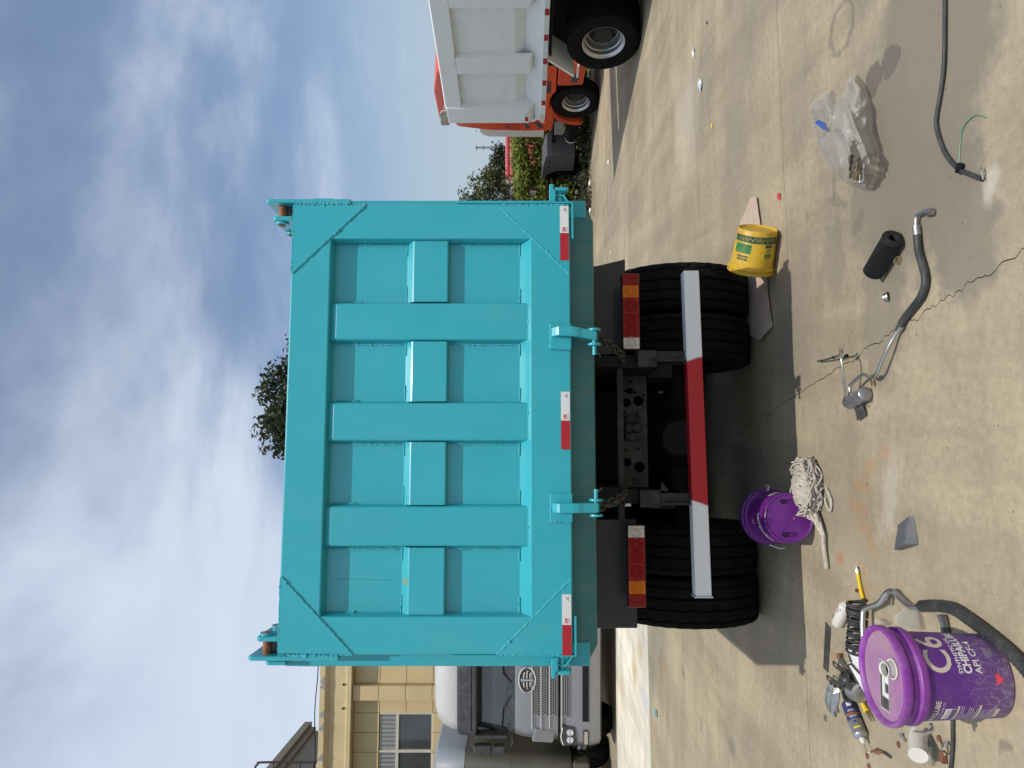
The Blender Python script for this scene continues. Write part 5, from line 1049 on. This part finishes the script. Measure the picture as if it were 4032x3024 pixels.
# ---- rope mop
M_ROPE = mat('grubby cotton rope', (.50, .45, .385), .95, var=.25, scale=45, bump=.5, bscale=300, dust=.3, dcol=(.22, .19, .16), dscale=14)
mpt = thing('rope_bundle', 'tangled pale cotton rope mop lying against the purple pail', 'rope', (0, 0, 0), 0)
mc = gp(*K3(965, 530), .0) if False else gp(2800 + .422 * 985, 1700 + .422 * 530, .0); rnd = random.Random(21)
def K3(x, y): return (2800 + .422 * x, 1700 + .422 * y)
sb = B(); cx0 = mc + Vector((.01, .015, .05))
def ell(u, v, sx=1): return cx0 + Vector((.125 * sx * math.cos(u) * math.cos(v), .075 * math.sin(u) * math.cos(v), .058 * math.sin(v)))
for i in range(60):     # wrapped over the middle
    x = -.085 + .185 * i / 59; jit = rnd.uniform(-.01, .01); s0 = math.sqrt(max(.1, 1 - (x / .13) ** 2)); pts = []
    for k in range(9): a = R(-25 + 230 * k / 8); pts.append(cx0 + Vector((x + jit + .018 * math.sin(a * 1.3 + i), -.098 * s0 * math.cos(a) , -.01 + .082 * s0 * math.sin(a))) + Vector((rnd.gauss(0, .002), rnd.gauss(0, .002), rnd.gauss(0, .002))))
    for p in pts: p.z = max(.008, p.z)
    sb.tube(smooth_path(pts, 2), .0052, 6)
for i in range(95):     # loose loops round the edge
    a0 = rnd.uniform(0, 6.28); pts = []; rr = rnd.uniform(.86, 1.22); zz = rnd.uniform(.012, .085)
    for k in range(7): a = a0 + k * rnd.uniform(.12, .3); pts.append(Vector((cx0.x + .135 * rr * math.cos(a) + rnd.gauss(0, .008), cx0.y + .105 * rr * math.sin(a) + rnd.gauss(0, .008), max(.008, zz + rnd.gauss(0, .014)))))
    sb.tube(smooth_path(pts, 3), .0050, 6)
nk = gp(*K3(985, 820), .03); kn = gp(*K3(1055, 965), .02); te = gp(*K3(1082, 1275), .012)
for i in range(44):     # strands gathering to the neck
    p0 = cx0 + Vector((rnd.uniform(-.12, -.04), rnd.uniform(-.075, .07), rnd.uniform(-.03, .045))); p0.z = max(.01, p0.z); m1 = p0.lerp(nk, .5) + Vector((rnd.gauss(0, .014), rnd.gauss(0, .014), rnd.uniform(0, .02))); m1.z = max(.008, m1.z); p2 = nk + Vector((rnd.gauss(0, .012), rnd.gauss(0, .014), rnd.uniform(-.015, .015)))
    sb.tube(smooth_path([p0, m1, p2, p2.lerp(kn, .5) + Vector((rnd.gauss(0, .006), rnd.gauss(0, .006), rnd.uniform(0, .01))), kn + Vector((rnd.gauss(0, .005), rnd.gauss(0, .005), .002))], 3), .0056, 6)
pl_ = run([(1070, 520), (1120, 640), (1110, 740), (1080, 690), (1060, 620)], K3, .012); sb.tube(smooth_path(pl_, 4), .0065, 6)
so_ = sb.obj('strands', M_ROPE, mpt); so_['kind'] = 'stuff'
tl = B()
for s_ in range(3):     # twisted tail
    pts = []
    for k in range(40):
        t = k / 39; c_ = kn.lerp(te, t); c_.x += 0; c_.y += .006 * math.sin(t * 5); a = t * 34 + s_ * 2.094; pts.append(c_ + Vector((.0, math.cos(a) * .0075, math.sin(a) * .0075 + .004)))
    tl.tube(pts, .0054, 6)
tl.obj('twisted_tail', M_ROPE, mpt)
# ---- wedge bracket and flat bar
wp = [gp(*K3(*p)) for p in [(1772, 865), (1895, 790), (1942, 1055), (1790, 1105)]]; cen = sum(wp, Vector()) / 4
wb_ = thing('wedge_bracket', 'dark grey plastic wedge alone on the concrete', 'bracket', cen, 0); lw = [p - cen for p in wp]
top = [lw[0] + Vector((0, 0, .014)), lw[1] + Vector((0, .02, .010)), lw[2] + Vector((-.0, .025, .046)), lw[3] + Vector((0, 0, .040))]
q = B(); q.add(top + [Vector((p.x, p.y, .002)) for p in lw], [(0, 1, 2, 3), (0, 4, 5, 1), (1, 5, 6, 2), (2, 6, 7, 3), (3, 7, 4, 0), (4, 7, 6, 5)]); q.obj('shell', M_FEND, wb_, .003)
for p in (top[0].lerp(top[2], .1), top[1].lerp(top[3], .1)): B().cyl(p + Vector((0, 0, -.003)), p + Vector((0, 0, .0012)), .004, n=10).obj('hole', M_BLK, wb_)
fb_ = [gp(*K5(*p), .004) for p in [(300, 500), (343, 548), (322, 905), (283, 862)]]; q = B(); q.add([p for p in fb_] + [p - Vector((0, 0, .004)) for p in fb_], [(0, 1, 2, 3), (7, 6, 5, 4), (0, 4, 5, 1), (1, 5, 6, 2), (2, 6, 7, 3), (3, 7, 4, 0)]); tag(q.obj('flat_bar', M_DST, None, .001), 'flat dark steel bar lying behind the coiled hose', 'bar')
# ---- coiled air hose with yellow ends
ch_ = thing('coiled_hose', 'black coiled air hose with yellow strain reliefs', 'hose', (0, 0, 0), 0)
c0 = gp(*K5(548, 350), .045); c1 = gp(*K5(545, 760), .045); pts = []; T_ = 15
for k in range(T_ * 18 + 1):
    t = k / (T_ * 18); tt = t ** 1.25; a = t * T_ * 2 * math.pi; c_ = c0.lerp(c1, .02 + .98 * tt); r_ = .040 + .003 * math.sin(t * 9); pts.append(c_ + Vector((.004 * math.sin(a * .31), r_ * math.cos(a), r_ * math.sin(a))))
B().tube(pts, .0062, 8).obj('coil', M_BHOSE, ch_)
st0 = gp(*K5(600, 320), .012); st1 = gp(*K5(560, 118), .012); B().tube(smooth_path([pts[0], c0 + Vector((.02, -.03, -.02)), st0], 5), .0062, 8).obj('lead', M_BHOSE, ch_)
q = B(); n_ = 46; q.tube([st0.lerp(st1, k / n_) + Vector((0, .006 * math.sin(k / n_ * 3), 0)) for k in range(n_ + 1)], [.0095 if (k % 4) else .0072 for k in range(n_ + 1)], 12); q.obj('strain_relief', M_YPL, ch_)
d = (st1 - st0).normalized(); B().cyl(st1, st1 + d * .022, .011, n=6, smooth=False).cyl(st1 + d * .022, st1 + d * .034, .008, n=14).obj('hex_fitting', M_STEEL, ch_)
a, b_ = gp(*K7(835, 1005), .02), gp(*K7(965, 1250), .02); q = B(); q.tube([a.lerp(b_, k / 30) for k in range(31)], [.0105 if k % 4 else .008 for k in range(28)] + [.014, .014, .011], 12); q.obj('strain_relief', M_YPL, ch_)
d = (b_ - a).normalized(); B().cyl(b_, b_ + d * .03, .008, n=6, smooth=False).cyl(b_ + d * .03, b_ + d * .055, .006, n=10).obj('hex_fitting', M_GOLD, ch_)
# ---- spray can
s0 = Vector((-1.592, 3.59, .035)); s1 = Vector((-1.698, 3.44, .035)); d = (s1 - s0).normalized()
sc = thing('spray_can', 'silver and black spray can lying behind the big purple pail', 'spray can', s0, tuple(d.to_track_quat('Z', 'Y').to_euler()))
for nm, a, b_, m_ in (('can_lower', -.01, .055, M_NAVY), ('can_stripe', .0552, .0605, M_LAMB), ('can_middle', .0607, .085, M_NAVY), ('can_upper', .0852, .15, M_SLV)): B().lathe([(.0325 if a > 0 else .03, a), (.0335, a + .0005), (.0335, b_ - .0005), (.033, b_)] if a > 0 else [(0, a + .003), (.03, a), (.0335, a + .004), (.0335, b_)], 36).obj(nm, m_, sc)
B().lathe([(.0335, .15), (.034, .152), (.033, .156), (.026, .164), (.014, .168), (.014, .172)], 36).obj('can_shoulder', M_ALU, sc); B().lathe([(.0, .172), (.0145, .172), (.0145, .178), (.0095, .181), (.009, .195), (0, .196)], 24).obj('nozzle', M_WPL, sc)
B().cyl((0, 0, .19), (-.01, .0, .245), .0015, n=6).obj('straw', M_RUSTM, sc)
rcan = lambda z: .0335
inv = sc.rotation_euler.to_matrix().transposed(); cd = inv @ Vector((1.6, -3.5, 1.6)); PC = math.atan2(cd.y, cd.x)
for z, w_, h_, m_ in ((.012, .022, .02, M_WPRT), (.07, .04, .003, M_WPRT), (.077, .03, .002, M_WPRT), (.04, .03, .002, M_WPRT), (.046, .035, .002, M_WPRT), (.1, .012, .012, M_NAVY), (.128, .035, .008, M_YPL)): band(rcan, PC, z, w_, h_).obj('can_print', m_, sc)
# ---- bits of metal behind the pail
def slotted(ax0, ax1, label, z=.03):
    a, b_ = gp(*K7(*ax0), z), gp(*K7(*ax1), z + .012); d = b_ - a; L_ = d.length; t = thing('slotted_bracket', label, 'bracket', a, (0, -math.atan2(d.z, math.hypot(d.x, d.y)), math.atan2(d.y, d.x)))
    w_ = .013; o = [(L_, -w_), (L_, w_)] + [(w_ * .0 + w_ - w_ + w_ * math.cos(R(q)), w_ * math.sin(R(q))) for q in range(90, 271, 20)]; o = [(x if x > L_ * .5 else x + .004, y) for x, y in o]
    hl = [(.012 + .006 * math.cos(R(q)), .006 * math.sin(R(q))) for q in range(90, 271, 30)] + [(.05 + .006 * math.cos(R(q)), .006 * math.sin(R(q))) for q in range(270, 451, 30)]
    link('plate', plate(o, [hl], .004), M_DST, t); B().cyl((L_ * .82, 0, 0), (L_ * .82, 0, .012), .008, n=6, smooth=False).obj('bolt_head', M_DST, t)
slotted((320, 690), (600, 900), 'dark slotted steel bracket nearest the flat bar', .04); slotted((420, 460), (680, 690), 'dark slotted steel bracket next to the white board', .035)
cn = gp(*K7(640, 880), .05); ce = gp(*K7(850, 960), .04); d = (ce - cn).normalized(); hn = thing('canister', 'silver canister with ribbed black neck behind the big pail', 'canister', cn, tuple(d.to_track_quat('Z', 'Y').to_euler()))
B().lathe([(0, .0), (.019, .0), (.021, .003)] + [(.021 - .002 * (i % 2), .004 + .003 * i) for i in range(9)] + [(.021, .032)], 28).obj('neck', M_DGREY, hn); B().lathe([(.021, .032), (.026, .036), (.04, .055), (.042, .065), (.042, .12), (0, .12)], 32).obj('body', M_ALU, hn); B().lathe([(0, -.001), (.013, -.0005)], 20).obj('cap', M_WPRT, hn)
mt = thing('motor_housing', 'black round motor housing under the slotted brackets', 'motor', gp(*K7(660, 740), .03), 0); B().lathe([(0, .035), (.03, .033), (.042, .02), (.045, 0), (.045, -.028), (0, -.028)], 28).obj('case', M_DGREY, mt); B().tube(smooth_path([(-.05, -.02, .03), (-.07, -.06, .035), (-.06, -.10, .02)]), .012, 8).obj('arm', M_DGREY, mt)
sh_ = thing('heat_shield', 'shiny folded metal shield behind the spray can', 'metal shield', gp(*K7(430, 1000), .0), 0)
prof = [(-.06, .004), (-.045, .03), (-.028, .034), (-.015, .02), (-.005, .034), (.015, .038), (.03, .022), (.045, .004)]; q = B(); lp = []
for x_, sc_ in ((.085, .8), (.05, 1.05), (0, 1.1), (-.05, .95), (-.095, .55)): lp.append([(x_ * .9 + .01 * math.sin(i * 2 + x_ * 40), y * sc_ - x_ * .25, max(.003, z * sc_)) for i, (y, z) in enumerate(prof)])
n_ = len(prof); q.add([p for l in lp for p in l], [(i * n_ + j, i * n_ + j + 1, (i + 1) * n_ + j + 1, (i + 1) * n_ + j) for i in range(4) for j in range(n_ - 1)]); o = q.obj('sheet', M_STEEL, sh_); o.modifiers.new('solid', 'SOLIDIFY').thickness = .0015
for dx, dy in ((-.085, -.03), (-.05, -.06)): B().cyl((dx, dy, .008), (dx, dy, .012), .011, n=16).obj('bolt_head', M_STEEL, sh_)
ft = thing('pipe_fitting', 'short bent metal pipe fitting by the white board', 'fitting', (0, 0, 0), 0); pp = run([(510, 300, .02), (520, 380, .02), (560, 450, .02), (620, 540, .02), (660, 580, .02)], K7, .02); B().tube(smooth_path(pp, 4), .009, 8).obj('pipe', M_ALU, ft); B().cyl(pp[0], pp[1], .014, n=6, smooth=False).obj('hex_nut', M_RUSTM, ft)
# ---- white board with black lines, partly under the pail
brd = thing('board', 'white board with black border lines behind the big pail', 'board', (0, 0, 0), 0)
def poly(pts, z, m_, name, th=.002):
    g = [gp(*K7(*p), z if not isinstance(z, (list, tuple)) else z[i]) for i, p in enumerate(pts)]; n = len(g); return B().add(g + [p - Vector((0, 0, th)) for p in g], [tuple(range(n)), tuple(reversed(range(n, 2 * n)))] + [(i, n + i, n + (i + 1) % n, (i + 1) % n) for i in range(n)]).obj(name, m_, brd)
M_BRD = mat('white board', (.66, .66, .67), .45, var=.06, scale=6)
poly([(615, 232), (900, 280), (960, 700), (700, 440)], .03, M_BRD, 'panel'); poly([(640, 480), (700, 440), (960, 700), (1040, 1000), (1010, 1150)], .034, M_BRD, 'panel')
for ln in ([(640, 278), (655, 275), (900, 335), (900, 372)], [(640, 278), (668, 320), (718, 440), (695, 448)], [(640, 482), (712, 452), (965, 735), (955, 770), (700, 490), (655, 505)], [(655, 505), (672, 500), (1012, 1120), (1000, 1130)]): poly(ln, .0362, M_DGREY, 'border_line', .0008)
# ---- bottles: white ones partly hidden
wc = gp(*K6(720, 860), .028); t = thing('bottle', 'white bottle with coloured print behind the coiled hose', 'bottle', wc, (R(90), 0, R(52))); B().lathe([(0, -.09), (.026, -.088), (.03, -.08), (.03, .06), (.024, .075), (.012, .08), (.012, .09), (0, .09)], 28).obj('body', M_WPL, t)
for i, (dz, m_) in enumerate(((.04, M_HEART), (.028, M_NAVY), (.05, M_GPRT))): band(lambda z: .0302, R(80) + i * .3, dz, .012, .008).obj('print', m_, t)
cw = gp(*K8(1110, 1215), .045); t = thing('can', 'white round can with dark stripe tipped behind the pail', 'can', cw, (R(62), R(0), R(-20))); B().lathe([(.0, -.001), (.03, -.001), (.031, -.003), (.034, -.003), (.035, .0), (.0355, .004), (.0355, .11), (0, .11)], 36).obj('body', M_WPL, t); B().lathe([(.0359, .015), (.0359, .05)], 36, None, True, R(180), R(300)).obj('stripe', M_NAVY, t); B().lathe([(.0359, .056), (.0359, .06)], 36, None, True, R(160), R(340)).obj('print', M_GPRT, t); B().lathe([(.02, -.0016), (.023, -.0016)], 30).obj('base_ring', M_GPRT, t)
# ---- big bent pipe with thick black hose to the right of the pail
bh = thing('hose', 'thick black hose with bent silver pipe beside the big purple pail', 'hose', (0, 0, 0), 0)
B().tube(smooth_path(run([(620, 760, .07), (598, 600, .07), (600, 430, .06), (625, 395, .055), (725, 352, .045), (765, 300, .04), (800, 262, .036), (842, 262, .034), (880, 300, .03), (960, 372, .026), (1000, 385, .025), (1050, 382, .024)], K5, .03), 5), .0125, 12).obj('pipe', M_ALU, bh)
a, b_ = run([(1040, 383), (1072, 376)], K5, .024); B().cyl(a, b_, .0165, n=18).obj('ferrule', M_STEEL, bh)
hp_ = smooth_path(run([(1066, 376), (1180, 372), (1310, 395), (1430, 470), (1560, 565), (1700, 680), (1800, 770), (1900, 880), (2000, 1010)], K5, .024), 12)
B().tube(hp_, [.0235 + .0009 * math.sin(i * 1.9) for i in range(len(hp_))], 16).obj('rubber_hose', M_BHOSE, bh)
c_ = gp(*K5(815, 320), .02); B().box(-.012, .03, -.006, .006, -.003, .003, Matrix.Translation(c_) @ Matrix.Rotation(R(165), 4, 'Z')).obj('clip_tab', M_STEEL, bh)
# ---- grey clip and cable by the pail, films, scraps
t = thing('plastic_clip', 'grey plastic clip beside the foot of the big pail', 'clip', gp(*K5(1235, 555), .02), R(15)); B().prism([(-.05, -.015), (.03, -.015), (.055, -.005), (.05, .02), (.02, .012), (-.05, .01)], -.02, .0, 'y').obj('body', M_FEND, t, .003); B().box(-.045, -.04, -.02, .03, -.01, .0).obj('prong', M_DGREY, t)
tag(B().tube(smooth_path(run([(1310, 1200), (1312, 1350), (1310, 1500), (1290, 1700), (1250, 1900)], K5, .008), 5), .008, 10).obj('cable', M_BHOSE), 'black cable leaving the frame left of the big pail', 'cable')
M_FILM = mat('thin clear film', (.45, .43, .39), .25, var=.08, scale=20, alpha=.30, bump=.3, bscale=30)
sheet('plastic_film', [K8(*p) for p in [(1120, 1310), (1250, 1330), (1375, 1385), (1370, 1520), (1360, 1640), (1290, 1620), (1190, 1560)]], M_FILM, 'scrap of clear film left of the white can', 'film', .004, .0006, .02, 9)
sheet('plastic_film', [K5(*p) for p in [(950, 395), (1060, 400), (1090, 470), (1120, 560), (990, 560), (880, 520), (880, 450)]], M_FILM, 'crumpled clear film right of the big pail', 'film', .004, .0006, .03, 10)
sheet('plastic_film', [K6(*p) for p in [(1430, 920), (1640, 1000), (1600, 1060), (1480, 1070), (1395, 1010)]], M_FILM, 'small clear film piece between pipe and pail lid', 'film', .03, .0006, .02, 11)
def washer(p, fn, label, r=.014, m_=M_RUSTM, tilt=0):
    me = plate(circ(0, 0, r, 20), [circ(0, 0, r * .5, 14)], .003); o = link('washer', me, m_); o.location = gp(*fn(*p), .003); o.rotation_euler = (R(tilt), 0, 0); tag(o, label, 'washer')
washer((830, 1338), K8, 'rusty washer next to the small bolt'); washer((400, 1490), K8, 'rusty washer by the spray can straw'); washer((425, 1640), K8, 'rusty washer at the left edge of the frame'); washer((300, 1265), K5, 'dull washer on the joint line behind the spray can', .017, M_STEEL)
def boltt(p0, p1, fn, label, m_=M_RUSTM, r=.005):
    a, b_ = gp(*fn(*p0), .008), gp(*fn(*p1), .006); t = thing('bolt', label, 'bolt', a, 0); d = b_ - a; B().cyl((0, 0, 0), d, r, n=10).obj('shank', m_, t); B().cyl(-d.normalized() * .008, (0, 0, 0), r * 2, n=6, smooth=False).obj('head', m_, t)
boltt((885, 1215), (930, 1295), K8, 'short bolt left of the big pail', M_STEEL); boltt((985, 460), (1020, 465), K6, 'rusty bolt beside the yellow strain relief'); boltt((600, 905), (635, 908), K6, 'rusty stub near the white bottle')
tl_ = thing('gripper_tool', 'small greasy metal tool with wire end at left', 'tool', gp(*K8(530, 1430), .012), R(-60)); B().tube(smooth_path([(-.07, 0, 0), (-.03, .004, .004), (0, 0, .006), (.04, -.004, 0), (.06, -.006, -.004)]), [.003] * 6 + [.004] * 6 + [.009] * 6 + [.006] * 7, 8).obj('shaft', M_RUSTM, tl_); B().lathe([(.006, -.004), (.014, -.004), (.014, .004), (.006, .004)], 20).obj('collar', M_GOLD, tl_); B().cyl((-.1, 0, 0), (-.07, 0, 0), .0025, n=6).obj('wire_end', M_WPL, tl_); B().cyl((.06, -.006, -.004), (.12, -.03, -.006), .006, n=8).obj('grip', M_BHOSE, tl_)
t = thing('hose_clamp', 'round metal hose clamp left of the big pail', 'clamp', gp(*K8(1500, 1400), .015), (R(70), 0, R(20))); B().lathe([(.018, -.008), (.0195, -.008), (.0195, .008), (.018, .008)], 28).obj('band', M_STEEL, t); B().box(.016, .028, -.007, .007, -.006, .006).obj('screw_box', M_STEEL, t)
t = thing('metal_scrap', 'brown rusty metal block beside the hose clamp', 'scrap', gp(*K8(1450, 1510), .012), R(10)); B().box(-.022, .022, -.012, .012, -.011, .012).obj('block', M_RUSTM, t, .004); B().cyl((.012, -.013, 0), (.02, -.016, 0), .006, n=10).obj('stud', M_GOLD, t)
tag(B().tube(smooth_path(run([(1380, 1205), (1395, 1270), (1430, 1330), (1440, 1370)], K8, .006), 4), [.004, .007, .009, .01, .009, .006, .004, .003, .003, .003, .003, .003, .003], 8).obj('wire_lug', M_RUSTM), 'rusty wire lug left of the white can', 'wire lug')
def scrap(px, py, r, m_, label, cat, seed, name='scrap', zz=.004):
    rn = random.Random(seed); c_ = gp(px, py); pts = []
    for i in range(9): a = 2 * math.pi * i / 9; q = r * rn.uniform(.5, 1.1); pts.append(c_ + Vector((q * math.cos(a), q * .7 * math.sin(a), zz + rn.uniform(0, r * .35))))
    top_ = c_ + Vector((0, 0, zz + r * .5)); b = B(); b.add([top_] + pts, [(0, i + 1, (i + 1) % 9 + 1) for i in range(9)]); o = b.obj(name, m_); o.modifiers.new('solid', 'SOLIDIFY').thickness = .001; tag(o, label, cat)
M_RAG = mat('red rag', (.5, .04, .06), .8, var=.2, scale=30); M_TEALP = mat('teal paper', (.03, .3, .36), .5); M_WHP = mat('crumpled white paper', (.7, .7, .68), .7, var=.1, scale=20)
scrap(*K1(150, 1185), .035, M_RAG, 'small red rag on the joint line right of the pail', 'rag', 1); scrap(2588, 2809, .06, M_TEALP, 'teal paint scrap on the ground at left', 'scrap', 2)
scrap(2762, 335, .07, mat('blue white foil', (.55, .58, .66), .35, .3, var=.2, scale=30), 'crumpled pale wrapper on the concrete at right', 'wrapper', 3); scrap(2735, 206, .05, M_WHP, 'white scrap below the white truck wheel', 'scrap', 4); scrap(2806, 494, .022, M_YPL, 'yellow chip on the concrete at right', 'scrap', 5); scrap(2786, 90, .022, M_BLK, 'black lump at the far right of the yard', 'scrap', 6)
scrap(2400, 640, .09, M_WHP, 'white wrapper lying on the far concrete at right', 'wrapper', 7); scrap(2338, 830, .12, M_WHP, 'white plastic caught in the weeds beside the teal body', 'litter', 8, zz=.06); scrap(2335, 720, .1, M_WHP, 'white plastic in the weeds by the tractor wheel', 'litter', 9, zz=.06); scrap(2350, 415, .16, M_FILM, 'clear plastic sheet under the orange truck wheel', 'litter', 10, zz=.05); scrap(2405, 995, .03, M_WHP, 'tiny white scrap right of the mudguard', 'scrap', 11)
# loose grit and specks
sp_ = B(); rnd = random.Random(33)
for i in range(300):
    px = 2330 + 1700 * rnd.random() ** .8; py = rnd.uniform(20, 3000); c_ = gp(px, py); r = rnd.uniform(.0012, .006) * (1 if rnd.random() < .3 else .6) * (.6 + .12 * c_.y)
    if abs(c_.x) > 12: continue
    k = len(sp_.v); a = rnd.uniform(0, 3); e = rnd.uniform(.4, 1)
    ring_ = [(c_.x + r * math.cos(a + t * 1.257) * (1 if t % 2 else e), c_.y + r * math.sin(a + t * 1.257) * e, .0005) for t in range(5)]
    sp_.v += [tuple(q) for q in ring_] + [(c_.x, c_.y, r * .7)]; sp_.f += [(k + t, k + (t + 1) % 5, k + 5) for t in range(5)]; sp_.s += [False] * 5
me = bpy.data.meshes.new('grit'); me.from_pydata(sp_.v, [], sp_.f); go = link('grit', me, mat('dark grit', (.09, .07, .055), .9, var=.6, scale=9)); go['kind'] = 'stuff'; go['label'] = 'scattered dark grit and chips on the concrete'; go['category'] = 'grit'
